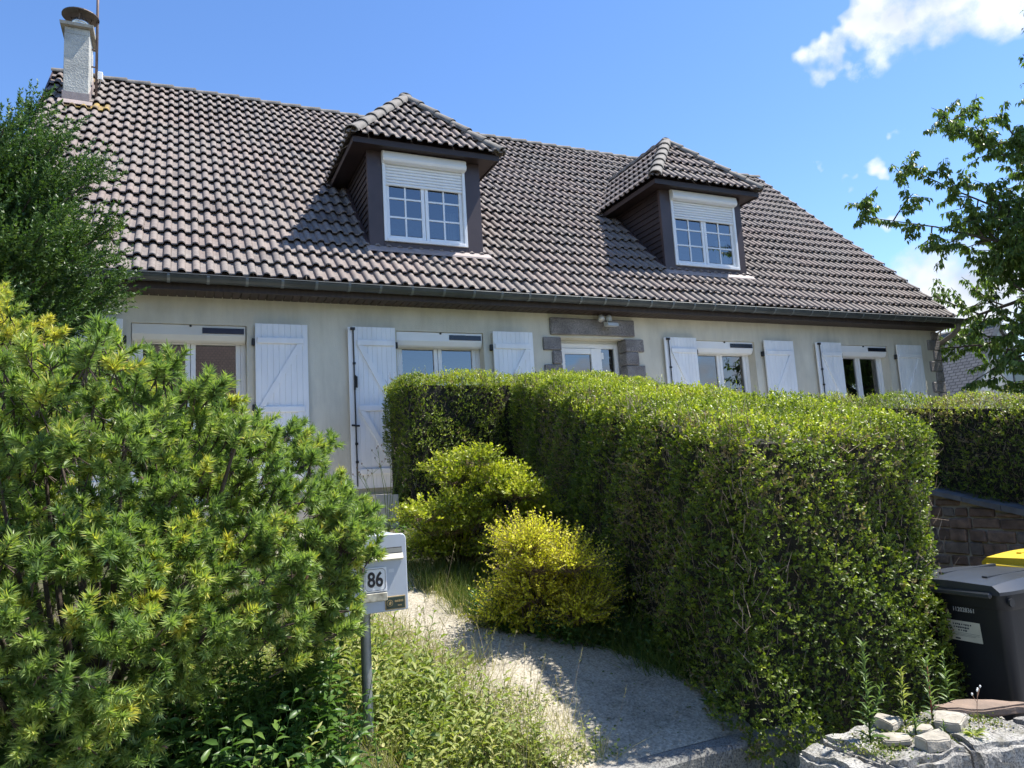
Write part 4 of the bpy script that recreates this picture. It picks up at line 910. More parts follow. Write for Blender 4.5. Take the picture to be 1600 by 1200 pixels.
make_hedge('hedge', 'tall clipped hedge in the centre, running up beside the path to the house',
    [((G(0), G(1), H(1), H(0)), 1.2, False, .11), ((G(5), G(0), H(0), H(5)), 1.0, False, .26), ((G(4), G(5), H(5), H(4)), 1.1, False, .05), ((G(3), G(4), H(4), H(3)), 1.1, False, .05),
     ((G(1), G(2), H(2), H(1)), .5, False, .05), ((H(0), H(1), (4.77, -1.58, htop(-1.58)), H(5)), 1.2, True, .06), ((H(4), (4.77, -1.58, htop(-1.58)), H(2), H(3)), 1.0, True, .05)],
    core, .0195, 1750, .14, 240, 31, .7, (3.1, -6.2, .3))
def ht2(y): return float(lerp(y, [-6.4, -5.5, -3.4, -2.2], [1.98, 2.10, 2.36, 2.46]))
X0, X1, Y0, Y1 = 6.62, 7.5, -6.4, -2.6
c8 = lambda x, y, z: (x, y, z)
gl = lambda y: float(lerp(y, [-7, -5.4, -4.6, -2.5], [.75, 1.0, 1.15, 1.3]))-.05
core2 = [([(x, y, gl(y)) for x, y in ((X0+.1, Y0+.1), (X1-.1, Y0+.1), (X1-.1, Y1-.1), (X0+.1, Y1-.1))]+[(x, y, ht2(y)-.1) for x, y in ((X0+.1, Y0+.1), (X1-.1, Y0+.1), (X1-.1, Y1-.1), (X0+.1, Y1-.1))],
          [(4, 5, 6, 7), (0, 1, 5, 4), (1, 2, 6, 5), (2, 3, 7, 6), (3, 0, 4, 7)])]
p = lambda x, y, top: (x, y, ht2(y) if top else gl(y))
make_hedge('hedge', 'dark back hedge above the brown stone wall at the right',
    [((p(X0, Y1, 0), p(X0, Y0, 0), p(X0, Y0, 1), p(X0, Y1, 1)), 1.0, False, .34), ((p(X0, Y0, 0), p(X1, Y0, 0), p(X1, Y0, 1), p(X0, Y0, 1)), .7, False, .2), ((p(X0, Y0, 1), p(X1, Y0, 1), p(X1, Y1, 1), p(X0, Y1, 1)), 1.0, True, .2),
     ((p(X1, Y1, 0), p(X0, Y1, 0), p(X0, Y1, 1), p(X1, Y1, 1)), .6, False, .2)], core2, .019, 1500, .1, 330, 37, .7, (7.05, -4.5, 1.1))
# ---------------------------------------------------------------- cherry tree on the right
def make_cherry():
    global RNG; RNG = np.random.default_rng(77); rnd = random.Random(19)
    b = Vector((15.7, -3.3, 1.2)); e = empty('cherry_tree', b); tag(e, 'leafy cherry tree with drooping leaves at the right edge', 'tree')
    wood = MB(); ends = []
    def grow(p, d, L, r, lvl):
        n = 4; pts = [p]; dd = d.copy()
        for i in range(n):
            dd = (dd+Vector((rnd.gauss(0, .10), rnd.gauss(0, .10), rnd.gauss(.01, .08)))).normalized(); pts.append(pts[-1]+dd*L/n)
        wood.tube(pts, [r*(1-.13*i) for i in range(n+1)], 7 if r > .03 else 5, False)
        if lvl >= 3 or L < .35: ends.append((pts, dd)); return
        if lvl >= 1: ends.append((pts[2:], dd))
        k = (7, 5, 4)[lvl] if lvl < 3 else 3
        for i in range(k):
            t = .30+.70*(i+rnd.random()*.6)/k; j = min(n-1, int(t*n)); q = pts[j].lerp(pts[j+1], t*n-j if t*n-j <= 1 else 1); az = i*2.4+rnd.uniform(-.5, .5); s = dd.orthogonal().normalized(); s = Matrix.Rotation(az, 3, dd) @ s
            grow(q, (dd*.65+s*.85+Vector((0, 0, .10))).normalized(), L*rnd.uniform(.52, .68), r*.52, lvl+1)
    top = b+Vector((0, .1, 1.5)); wood.tube([b+Vector((0, 0, -.1)), b+Vector((.03, 0, .8)), top], [.20, .16, .14], 12, False)
    for i in range(8):
        az = i*2.399; el = (.40, .60, .85, 1.2, .45, .7, .5, 1.0)[i]; d = Vector((cos(az)*cos(el), sin(az)*cos(el), sin(el))); grow(top+Vector((0, 0, -.1+.12*i)), d, 2.5+.5*math.sin(el), .075, 0)
    # boughs that reach left over the end of the roof
    for tip, L in ((Vector((10.75, -.95, 5.75)), 0), (Vector((11.3, -1.3, 6.6)), 0), (Vector((11.9, -1.7, 7.35)), 0), (Vector((12.6, -1.8, 4.9)), 0), (Vector((14.2, -2.6, 3.6)), 0), (Vector((13.7, -2.4, 4.3)), 0), (Vector((13.2, -2.4, 8.4)), 0), (Vector((12.9, -2.2, 7.0)), 0), (Vector((13.3, -2.4, 6.2)), 0), (Vector((13.2, -2.3, 5.5)), 0), (Vector((14.0, -2.7, 4.9)), 0), (Vector((12.3, -1.9, 5.6)), 0), (Vector((13.7, -2.6, 7.7)), 0), (Vector((13.5, -3.0, 6.7)), 0), (Vector((14.0, -3.2, 5.7)), 0), (Vector((13.9, -2.8, 7.9)), 0), (Vector((14.1, -3.0, 8.7)), 0), (Vector((13.6, -2.7, 8.9)), 0), (Vector((14.3, -3.1, 7.2)), 0)):
        s0 = top+Vector((0, 0, .5+.12*(tip.z-3))); d = (tip-s0); n = 5; pts = [s0+d*(i/n)+Vector((rnd.gauss(0, .05), rnd.gauss(0, .05), .30*sin(pi*i/n)+rnd.gauss(0, .04))) for i in range(n)]+[tip]; wood.tube(pts, [.06, .045, .032, .022, .013, .005], 6, False)
        ends.append((pts[4:], d.normalized()))
        for i in range(1, n):
            for s in range(5):
                q = pts[i].lerp(pts[i+1], rnd.random()); dd = (d.normalized()*.6+Vector((rnd.gauss(0, .6), rnd.gauss(0, .6), rnd.gauss(.1, .5)))).normalized(); grow(q, dd, rnd.uniform(.45, .8)*(1.25-.14*i), .014, 2)
    wood.build('trunk', MT['bark'], e, True)
    P, D, tn = [], [], []
    for pts, dd in ends:
        L = sum((pts[i+1]-pts[i]).length for i in range(len(pts)-1)); k = max(6, int(L*34))
        for i in range(k):
            t = (.15+.85*rnd.random())*(len(pts)-1); j = min(len(pts)-2, int(t)); q = pts[j].lerp(pts[j+1], t-j); c0 = rnd.gauss(.42, .2)
            for s in range(rnd.choice((2, 3, 4))):
                a = rnd.uniform(0, 2*pi); o = Vector((cos(a), sin(a), rnd.uniform(-1.3, .1))).normalized(); P.append(tuple(q+o*.03)); D.append(tuple((o*.8+dd*.25+Vector((0, 0, -.55))).normalized())); tn.append(c0+rnd.gauss(0, .08))
    P, D, tn = np.array(P), np.array(D), np.array(tn); q = P-np.array(CAM); px = 800+FPX*(q@np.array(rgt))/(q@np.array(fwd)); k_ = (px < 1650) | (RNG.random(len(P)) < .35); P, D, tn = P[k_], D[k_], tn[k_]; n = len(P); L = RNG.uniform(.075, .13, n); Lv = Leaves()
    Lv.add(LANCE4, P, frames(D, np.array([0, 0, 1.])+RNG.normal(0, .45, (n, 3))), np.stack([L*.46, L, L], -1), np.clip(tn, 0, 1)); Lv.build('crown', MT['cherry'], e)
    print('cherry leaves', n)
    ch = MB()
    for i in RNG.choice(n, 26, replace=False):
        q = Vector(P[i])+Vector((0, 0, -.05)); ch.tube([q+Vector((0, 0, .016)), q+Vector((0, 0, .012)), q, q+Vector((0, 0, -.012))], [.004, .011, .014, .006], 7)
    ch.build('cherries', m_plain('cherry_red', (.22, .02, .02), .3), e, True)
make_cherry()
# ---------------------------------------------------------------- golden and box shrubs
def make_shrub(label, mat, blobs, nsp, leaf, seed, t_lo, t_hi, sprl=(.08, .2), flat=0.0):
    global RNG; RNG = np.random.default_rng(seed)
    cx, cy = blobs[0][0][0], blobs[0][0][1]; base = (cx, cy, gz1(min(cx, 3.7), cy)); e = empty('shrub', base); tag(e, label, 'shrub', 'low shrubs beside the path')
    Lv = Leaves(); SP, SQ = [], []; bb = Vector(base); st = MB()
    for c, r, wgt in blobs:
        n = int(nsp*wgt); d = rdir(n); d[:, 2] = np.where(d[:, 2] < -.35, -d[:, 2], d[:, 2]); rr = RNG.uniform(.55, 1.0, n)**.6
        lum = 1+.12*np.sin(d[:, 0]*6+c[0]*9)+.12*np.sin(d[:, 1]*7+d[:, 2]*5)
        P = np.array(c)+d*np.array(r)*(rr*lum)[:, None]; D = nrm(d*np.array([1, 1, .5+flat*0])+np.array([0, 0, .35])+RNG.normal(0, .3, (n, 3))); Ls = RNG.uniform(*sprl, n)
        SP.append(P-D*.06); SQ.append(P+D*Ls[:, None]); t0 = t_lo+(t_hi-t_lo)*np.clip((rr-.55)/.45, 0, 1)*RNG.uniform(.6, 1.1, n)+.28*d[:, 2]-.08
        K = 12
        for k in range(K):
            t = (k+.5)/K; q = P+D*(Ls*t)[:, None]; U = nrm(np.cross(D, rdir(n))); ld = nrm(D*.55+U*.8+np.array([0, 0, .1])); L = leaf*RNG.uniform(.7, 1.15, n)
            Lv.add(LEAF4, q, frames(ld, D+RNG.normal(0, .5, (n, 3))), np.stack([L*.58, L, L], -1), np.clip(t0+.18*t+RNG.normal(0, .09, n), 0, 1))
        for i in range(2):
            q = Vector(P[i]); st.tube([bb+Vector((random.uniform(-.05, .05), random.uniform(-.05, .05), -.03)), bb.lerp(q, .5)+Vector((0, 0, .05)), q], [.007, .005, .003], 5, False)
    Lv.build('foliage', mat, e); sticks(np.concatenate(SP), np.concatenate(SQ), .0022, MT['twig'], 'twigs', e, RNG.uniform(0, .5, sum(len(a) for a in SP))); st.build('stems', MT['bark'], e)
def w3(px, py, dep): v = ray_at(px, py, dep); return (v.x, v.y, v.z)
rs = random.Random(5)
def cloud_blobs(px, py, dep, rx, ry, n, r0, r1, zs=.62):
    out = []
    for i in range(n):
        a = rs.uniform(0, 2*pi); q = math.sqrt(rs.random()); c = ray_at(px+rx*q*cos(a), py+ry*q*sin(a), dep+rs.uniform(-.25, .3)); r = rs.uniform(r0, r1); out.append(((c.x, c.y, c.z), (r, r, r*zs), (r/r1)**2))
    return out
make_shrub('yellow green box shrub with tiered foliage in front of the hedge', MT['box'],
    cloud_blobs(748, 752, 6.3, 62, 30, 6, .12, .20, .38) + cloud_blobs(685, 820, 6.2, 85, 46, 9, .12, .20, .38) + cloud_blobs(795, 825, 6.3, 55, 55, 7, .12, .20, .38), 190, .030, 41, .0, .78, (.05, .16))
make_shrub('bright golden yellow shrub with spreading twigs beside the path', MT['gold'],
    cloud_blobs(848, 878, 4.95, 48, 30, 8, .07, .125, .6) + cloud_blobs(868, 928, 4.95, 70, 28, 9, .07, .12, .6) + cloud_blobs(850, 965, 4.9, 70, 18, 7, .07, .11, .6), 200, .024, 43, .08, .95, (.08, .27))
# ================================================================ WALLS, STREET FURNITURE
def rock(name, poly, z0, z1, parent, mat, j=.012, cuts=3, bev=.02, zj=0.0):
    """rough-hewn block: prism on a plan polygon, bevelled, subdivided and roughened"""
    bm = bmesh.new(); n = len(poly); lo_ = [bm.verts.new((x, y, z0)) for x, y in poly]; hi_ = [bm.verts.new((x, y, z1+random.uniform(-zj, zj))) for x, y in poly]
    bm.faces.new(lo_[::-1]); bm.faces.new(hi_)
    for i in range(n): bm.faces.new((lo_[i], lo_[(i+1) % n], hi_[(i+1) % n], hi_[i]))
    bmesh.ops.bevel(bm, geom=bm.edges[:], offset=bev, segments=2, affect='EDGES'); bmesh.ops.triangulate(bm, faces=bm.faces[:])
    for _ in range(cuts): bmesh.ops.subdivide_edges(bm, edges=[e for e in bm.edges if e.calc_length() > .035], cuts=1, use_grid_fill=True); bmesh.ops.triangulate(bm, faces=bm.faces[:])
    from mathutils import noise
    for v in bm.verts: v.co += noise.noise_vector(v.co*7)*j*1.5 + noise.noise_vector(v.co*22)*j*.7 + noise.noise_vector(v.co*60)*j*.4
    for v in bm.verts:
        if v.co.z > z0+.6*(z1-z0): v.co.z += (noise.noise(v.co*5)+.5*noise.noise(v.co*13))*j*2.4
    me = bpy.data.meshes.new(name); bm.to_mesh(me); bm.free(); me.materials.append(mat); return child_mesh(name, me, parent)
gw = empty('granite_wall', (2.9, -6.9, 0)); tag(gw, 'low rough granite wall end at the bottom right corner with plants on top', 'wall')
rock('stone_block', [(2.40, -7.06), (2.545, -7.12), (2.56, -6.74), (2.42, -6.72)], .0, .43, gw, MT['granite2'], .012, 4, .022)
rock('stone_block', [(2.56, -7.13), (2.96, -7.17), (2.99, -6.74), (2.57, -6.73)], .0, .455, gw, MT['granite2'], .012, 4, .022)
rock('stone_block', [(2.975, -7.17), (3.30, -7.22), (3.42, -7.0), (3.40, -6.80), (3.0, -6.74)], .0, .455, gw, MT['granite2'], .012, 4, .022)
rock('stone_block', [(3.315, -7.24), (3.85, -7.26), (3.85, -7.03), (3.43, -7.01)], .0, .45, gw, MT['granite2'], .012, 4, .022)
rock('capping_stone', [(3.20, -6.88), (3.42, -6.98), (3.62, -7.02), (3.56, -6.92), (3.36, -6.82), (3.22, -6.80)], .445, .485, gw, MT['sandstone'], .006, 2, .008)
slabs = [((2.90, -6.82), .070, .045, .3, 'pale broken slab at the back left of the granite wall top'), ((2.775, -6.955), .072, .058, -.5, 'thick pale slab at the front left of the granite wall top'),
         ((2.83, -7.085), .080, .042, -.15, 'pale slab tilted at the front edge of the granite wall top'), ((2.945, -6.945), .055, .050, -.8, 'small pale slab in the middle of the granite wall top'), ((3.11, -6.965), .098, .056, .45, 'long pale slab on the right of the granite wall top')]
for (x, y), a, b, r, lab in slabs:
    pl = [(x+cos(r)*u*a-sin(r)*v*b, y+sin(r)*u*a+cos(r)*v*b) for u, v in ((-1+random.uniform(-.1, .2), -1), (.5, -1.1), (1+random.uniform(-.2, .1), -.5), (.9, .8), (.1, 1.05), (-.85, .8))]
    o = rock('stone_slab', pl, .457, .487+random.uniform(-.008, .012), None, MT['lime'], .006, 3, .005, .012); tag(o, lab, 'stone', 'broken slabs on the granite wall')
gr = MB(); rg = random.Random(4)
for i in range(260):
    x, y, r_ = rg.uniform(2.5, 3.4), rg.uniform(-7.12, -6.76), rg.uniform(.003, .011); gr.hull([(x+r_*rg.uniform(-1, 1), y+r_*rg.uniform(-1, 1), .452+r_*rg.uniform(-.3, 1)) for _ in range(7)])
o = gr.build('gravel', MT['lime'], None); o['kind'] = 'stuff'; o['label'] = 'stone crumbs and grit on the granite wall'
ms = Leaves(); n = 2200; cx = RNG.choice([2.70, 2.84, 2.95, 3.02, 3.12, 3.30, 2.60], n)+RNG.normal(0, .035, n); cy = -6.95+RNG.normal(0, .07, n); ms.add(LEAF4, np.stack([cx, cy, .452+np.abs(RNG.normal(0, .008, n))], -1), frames(rdir(n)+np.array([0, 0, .6]), rdir(n)), RNG.uniform(.006, .014, n), np.clip(RNG.normal(.5, .25, n), 0, 1))
o = ms.build('moss', MT['grass'], None); o['kind'] = 'stuff'; o['label'] = 'moss and tiny weeds in the joints of the granite wall'
# brown stone retaining wall along the drive
rw = empty('retaining_wall', (6.6, -5, .1)); tag(rw, 'brown coursed stone retaining wall with slate coping behind the bins', 'wall')
zc = lambda y: 1.14+.218*(y+5.36)
XW = 6.50; m = MB(); ya, yb = -6.6, -2.6
m.add([(x, y, z) for x in (XW+.02, XW+.28) for y, z in ((ya, -.1), (yb, -.1), (yb, zc(yb)-.03), (ya, zc(ya)-.03))], [(0, 3, 2, 1), (4, 5, 6, 7), (0, 1, 5, 4), (1, 2, 6, 5), (2, 3, 7, 6), (3, 0, 4, 7)]); m.build('mortar_core', MT['mortar'], rw)
z = .16; row = 0
while z < 1.6:
    h = random.choice((.10, .115, .125)); y = -6.3-random.random()*.2
    while y < -3.3:
        w = random.choice((.13, .17, .21, .25)); yy0, yy1 = y+.009, y+w-.009; top = min(z+h-.014, zc((yy0+yy1)/2)-.055)
        if top-z > .035:
            me = bpy.data.meshes.new('brick'); bm = bmesh.new(); bmesh.ops.create_cube(bm, size=1); pr = random.uniform(-.012, .014)
            for v in bm.verts:
                v.co = Vector((XW+.01+(.03 if v.co.x > 0 else -.012-pr), (yy0 if v.co.y < 0 else yy1)+random.uniform(-.012, .012), (z if v.co.z < 0 else top)+random.uniform(-.008, .008)))
            bmesh.ops.bevel(bm, geom=bm.edges[:], offset=.011, segments=1, affect='EDGES'); bmesh.ops.triangulate(bm, faces=bm.faces[:]); bm.to_mesh(me); bm.free(); me.materials.append(MT['brick']); child_mesh('brick', me, rw)
        y += w
    z += h; row += 1
y = -6.5
while y < -2.7:
    L = random.uniform(.34, .5); q = y+L-.006; m = MB(); m.hull([(x, yy, zc(yy)+dz+random.uniform(-.005, .005)) for x in (XW-.05, XW+.32) for yy in (y, q) for dz in (-.03, .015)]); m.build('coping_slab', MT['slate'], rw); y += L
# ---------------------------------------------------------------- letterbox
def text_mesh(txt, size, name, mat, loc, parent, offset=0, sx=1.0, face=(0, -1)):
    cu = bpy.data.curves.new('t', 'FONT'); cu.body = txt; cu.size = size; cu.align_x = 'CENTER'; cu.align_y = 'CENTER'; cu.offset = offset; cu.extrude = .0006
    o = bpy.data.objects.new('t', cu); COL.objects.link(o); dg = bpy.context.evaluated_depsgraph_get(); me = bpy.data.meshes.new_from_object(o.evaluated_get(dg)); bpy.data.objects.remove(o); bpy.data.curves.remove(cu)
    me.name = name; R = Matrix.Rotation(pi/2, 4, 'X')
    if face == (-1, 0): R = Matrix.Rotation(-pi/2, 4, 'Z') @ R
    me.transform(Matrix.Translation(loc) @ R @ Matrix.Diagonal((sx, 1, 1, 1))); me.materials.clear(); me.materials.append(mat); return child_mesh(name, me, parent)
def make_mailbox():
    gx, gy = .755, -5.93; e = empty('mailbox', (gx, gy, gz1(gx, gy))); tag(e, 'grey metal letterbox numbered 86 on a round post', 'letterbox')
    grey = m_plain('grey_box_paint', (.47, .51, .56), .38, var=.05, scale=5); cream = m_plain('cream_plastic', (.66, .62, .50), .45, var=.1, scale=20)
    p = MB(); p.tube([(gx, gy, gz1(gx, gy)-.1), (gx, gy, 1.125)], .0235, 16); p.build('post', m_plain('galvanised_post', (.34, .37, .38), .45, .5, scale=14, col2=(.24, .24, .235)), e, True).data.set_sharp_from_angle(angle=radians(50))
    x0, x1, y0, y1, z0, z1 = .635, .905, -6.10, -5.76, 1.125, 1.445
    def shell(a, b, y_, yy, c, d, r=.022, k=4):
        o_ = []
        for cx, cz, s in ((b-r, d-r, 0), (a+r, d-r, 90)):
            o_ += [(cx+r*cos(radians(s+90*i/k)), cz+r*sin(radians(s+90*i/k))) for i in range(k+1)]
        o_ += [(a, c), (b, c)]; n = len(o_); m = MB(); m.add([(x, y_, z) for x, z in o_]+[(x, yy, z) for x, z in o_], [tuple(range(n))[::-1], tuple(range(n, 2*n))]+[(i, (i+1) % n, n+(i+1) % n, n+i) for i in range(n)]); return m
    shell(x0, x1, y0+.012, y1, z0, z1).build('body', grey, e, bevel=.002)
    dmb = shell(x0-.004, x1+.004, y0, y0+.0115, z0-.004, z1+.004, .024); door = dmb.build('door', grey, e, bevel=.003)
    MB().cbox(.668, .888, y0-.002, y0-.0005, 1.352, 1.392, .0005).build('slot', MT['dark'], door)
    f = MB(); f.hull([(x, y, z) for x in (.665, .891) for y, z in ((y0-.003, 1.366), (y0-.016, 1.344), (y0-.014, 1.340), (y0-.0008, 1.336))]); f.build('flap', cream, door)
    f = MB(); f.box(.668, .888, y0-.0042, y0-.0022, 1.369, 1.388); f.build('slot_lining', m_plain('slot_grey', (.36, .36, .32), .5), door)
    pl = MB(); pl.cbox(.715, .815, y0-.006, y0-.0006, 1.210, 1.312, .0012); plate = pl.build('number_plate', m_plain('enamel', (.82, .83, .84), .25, var=.02), door)
    bd = MB()
    a, b, c, d, w = .721, .809, 1.216, 1.306, .0016; yq = y0-.0068
    k = .010
    for p_, q_ in (((a+k, c), (b-k, c)), ((a+k, d), (b-k, d)), ((a, c+k), (a, d-k)), ((b, c+k), (b, d-k)), ((a, c+k), (a+k, c)), ((b-k, c), (b, c+k)), ((b, d-k), (b-k, d)), ((a+k, d), (a, d-k))):
        bd.bar((p_[0], yq, p_[1]), (q_[0], yq, q_[1]), w, .0006, (0, 1, 0))
    blk = m_plain('black_enamel', (.012, .013, .02), .3); bd.build('plate_border', blk, plate)
    text_mesh('86', .086, 'number', blk, (.765, y0-.0072, 1.259), plate, .0022, .80)
    MB().cbox(.708, .816, y0-.008, y0-.0007, 1.170, 1.2045, .002).build('name_strip', m_plain('aged_label', (.60, .56, .44), .6, scale=40, col2=(.25, .23, .17)), door)
    gold = m_plain('brass_print', (.50, .36, .16), .45, .3); st = MB(); st.cbox(.806, .896, y0-.003, y0-.0006, 1.128, 1.184, .0004); sticker = st.build('sticker', gold, door)
    MB().cbox(.8095, .8925, y0-.0042, y0-.0032, 1.1315, 1.1805, .0003).build('sticker_field', m_plain('dark_green_print', (.030, .052, .035), .4), sticker)
    em = MB(); em.tube([(.826, y0-.0043, 1.156), (.826, y0-.0050, 1.156)], .0135, 18); em.build('emblem', gold, sticker)
    em = MB(); em.tube([(.826, y0-.0051, 1.156), (.826, y0-.0054, 1.156)], .0115, 18); em.build('emblem_field', bpy.data.materials['dark_green_print'], sticker)
    em = MB(); em.hull([(.826+x, y0-y, 1.156+z) for x, z in ((-.006, -.006), (.003, -.008), (.007, .002), (.003, .008), (-.002, .004)) for y in (.0055, .0058)]); em.build('emblem_hand', gold, sticker)
    mk = MB(); x = .848                                     # worn, no longer readable print
    while x < .886: w_ = random.uniform(.0025, .005); mk.box(x, x+w_, y0-.0050, y0-.0043, 1.158, 1.158+random.uniform(.007, .010)); x += w_+.0018
    x = .861
    while x < .876: mk.box(x, x+.003, y0-.0050, y0-.0043, 1.141, 1.1465); x += .0045
    mk.build('worn_print', gold, sticker)
    lk = MB(); lk.tube([(.70, y0-.001, 1.415), (.70, y0-.006, 1.415)], .011, 14); lk.build('lock', MT['steel'], door)
    tp = MB(); tp.box(.825, .85, y0-.0012, y0-.0006, 1.285, 1.30); tp.build('tape_mark', m_plain('tape', (.62, .65, .68), .4), door)
make_mailbox()
# ---------------------------------------------------------------- wheelie bins
def make_bin(x0, y0, zb, lidmat, label, h=.93, w=.58, d=.72, marks=False):
    """front faces -X, lid hinged at +X"""
    e = empty('wheelie_bin', (x0+d/2, y0+w/2, zb)); tag(e, label, 'bin', 'wheelie bins on the drive'); body = m_plain('bin_plastic', (.012, .014, .019), .45, var=.15, scale=5, bmp=.06, bscale=120) if 'bin' not in MT else MT['bin']; MT['bin'] = body
    z1 = zb+h; t = .075
    b = MB(); lo_ = [(x0+t, y0+t*.7), (x0+d-.10, y0+t*.7), (x0+d-.10, y0+w-t*.7), (x0+t, y0+w-t*.7)]; hi_ = [(x0+.02, y0+.02), (x0+d-.05, y0+.02), (x0+d-.05, y0+w-.02), (x0+.02, y0+w-.02)]
    def ring(poly, z, r):
        out = []; n = len(poly)
        for i in range(n):
            p, a, c = Vector(poly[i]), Vector(poly[i-1]), Vector(poly[(i+1) % n])
            u, v = (a-p).normalized(), (c-p).normalized()
            for k in range(4): s = k/3; q = (p+u*r).lerp(p+v*r, s); ctr = p+(u+v)*r; dd = (q-ctr).normalized()*r; out.append((ctr.x+dd.x, ctr.y+dd.y, z))
        return out
    rings = [ring(lo_, zb+.05, .04), ring([tuple(Vector(a).lerp(Vector(c), .5)) for a, c in zip(lo_, hi_)], zb+h*.5, .045), ring(hi_, z1-.08, .05)]
    rim = [(x0, y0), (x0+d-.04, y0), (x0+d-.04, y0+w), (x0, y0+w)]
    rings += [ring([(x0+.004, y0+.004), (x0+d-.044, y0+.004), (x0+d-.044, y0+w-.004), (x0+.004, y0+w-.004)], z1-.078, .055), ring(rim, z1-.07, .06), ring(rim, z1, .06)]
    n = len(rings[0])
    for r_ in rings: b.v += r_
    for k in range(len(rings)-1):
        for i in range(n): b.f.append((k*n+i, k*n+(i+1) % n, (k+1)*n+(i+1) % n, (k+1)*n+i))
    b.f.append(tuple(range(n))[::-1]); b.f.append(tuple((len(rings)-1)*n+i for i in range(n)))
    b.build('body', body, e, True).data.set_sharp_from_angle(angle=radians(35))
    ld = MB(); L0, L1 = x0-.035, x0+d-.03; ly0, ly1 = y0-.012, y0+w+.012; rows = []
    for s in np.linspace(0, 1, 9):
        x = L0+(L1-L0)*s; dome = .030+.045*math.sin(pi*min(1, s*.9+.08)); inset = .015 if s in (0, 1) else 0
        rows.append([(x, ly0+inset, z1+.004), (x, ly0+inset, z1+.022), (x, ly0+.05, z1+.03+dome*.55), (x, (ly0+ly1)/2, z1+.03+dome*.75), (x, ly1-.05, z1+.03+dome*.55), (x, ly1-inset, z1+.022), (x, ly1-inset, z1+.004)])
    k = 7
    for r_ in rows: ld.v += r_
    for i in range(8):
        for j in range(k-1): ld.f.append((i*k+j, i*k+j+1, (i+1)*k+j+1, (i+1)*k+j))
    ld.f += [tuple(range(k))[::-1], tuple(8*k+i for i in range(k))]; ld.f += [(i*k, (i+1)*k, (i+1)*k+k-1, i*k+k-1) for i in range(8)]
    ld.build('lid', lidmat, e, True).data.set_sharp_from_angle(angle=radians(30))
    rb = MB()
    for yy in (y0+w*.28, y0+w*.72): rb.bar((x0+.10, yy, z1+.072), (x0+d-.14, yy, z1+.074), .03, .014)
    rb.build('lid_ribs', lidmat, e)
    lp = MB(); lp.cbox(x0-.062, x0-.036, y0+.04, y0+w-.04, z1-.012, z1+.018, .008); lp.build('lid_lip', lidmat, e)
    hd = MB(); hd.tube([(x0+d+.02, y0+.06, z1-.02), (x0+d+.02, y0+w-.06, z1-.02)], .016, 10)
    for yy in (y0+.06, y0+w/2, y0+w-.06): hd.bar((x0+d-.05, yy, z1-.03), (x0+d+.03, yy, z1-.02), .04, .05)
    hd.build('handle', body, e)
    for yy in (y0+.02, y0+w-.075):
        wl = MB(); wl.tube([(x0+d-.09, yy, zb+.10), (x0+d-.09, yy+.055, zb+.10)], .10, 20); wl.build('wheel', MT['dark'], e, True)
    rv = MB()
    for yy in (y0, ): rv.tube([(x0+.03, yy-.004, z1-.035), (x0+.03, yy-.016, z1-.035)], .022, 12)
    rv.build('corner_pivot', body, e)
    if marks:
        lab = m_plain('paper_label', (.58, .57, .47), .6, var=.06, scale=8); ink = m_plain('ink', (.04, .045, .055), .6); wh = m_plain('white_print', (.55, .56, .55), .6)
        def fx(z): return x0+.02+(z1-.08-z)/(h-.13)*(t-.02)-.0015      # tapered front face
        def panel(nm, ya, yb_, za, zb_, mat, par, lift=0.0): return MB().add([(fx(za)-lift, yb_, za), (fx(za)-lift, ya, za), (fx(zb_)-lift, ya, zb_), (fx(zb_)-lift, yb_, zb_)], [(0, 1, 2, 3)]).build(nm, mat, par)
        c = panel('barcode_label', -6.515, -6.435, .815, .842, lab, e, .001)
        bc = MB(); yy = -6.492
        while yy < -6.456: w_ = random.choice((.0015, .003)); bc.add([(fx(.82)-.002, yy+w_, .819), (fx(.82)-.002, yy, .819), (fx(.838)-.002, yy, .838), (fx(.838)-.002, yy+w_, .838)], [(0, 1, 2, 3)]); yy += w_+.0022
        bc.build('barcode', ink, c)['kind'] = 'stuff'
        text_mesh('112028361', .034, 'serial_number', wh, (fx(.785)-.001, -6.475, .785), e, 0, .85, (-1, 0))
        c = panel('owner_label', -6.555, -6.365, .612, .722, lab, e, .001); mk = MB()
        for i, (zz, a_, b__) in enumerate(((.703, -6.505, -6.40), (.686, -6.49, -6.405), (.670, -6.475, -6.43))):
            yy = a_
            while yy < b__: w_ = random.uniform(.004, .012); q = .003+random.random()*.004; mk.add([(fx(zz)-.0022, yy+w_, zz-q), (fx(zz)-.0022, yy, zz-q), (fx(zz)-.0022, yy, zz+.004), (fx(zz)-.0022, yy+w_, zz+.004)], [(0, 1, 2, 3)]); yy += w_+random.choice((.002, .002, .006))
        for zz, a_, b__ in ((.655, -6.545, -6.385), (.647, -6.545, -6.40), (.64, -6.52, -6.40)): mk.add([(fx(zz)-.0022, b__, zz), (fx(zz)-.0022, a_, zz), (fx(zz)-.0022, a_, zz+.0014), (fx(zz)-.0022, b__, zz+.0014)], [(0, 1, 2, 3)])
        mk.add([(fx(.622)-.0022, -6.40, .619), (fx(.622)-.0022, -6.43, .619), (fx(.627)-.0022, -6.43, .627), (fx(.627)-.0022, -6.40, .627)], [(0, 1, 2, 3)])
        mk.build('handwriting', ink, c)['kind'] = 'stuff'
    return e
make_bin(3.97, -6.73, -.04, m_plain('grey_lid', (.045, .050, .058), .30, var=.1, scale=6), 'dark bin with grey black lid and a white label, beside the hedge end', marks=True)
make_bin(4.76, -6.70, 0.0, m_plain('yellow_lid', (.72, .50, .03), .4, var=.06), 'bin with a yellow lid at the right edge behind the dark bin', h=.93)
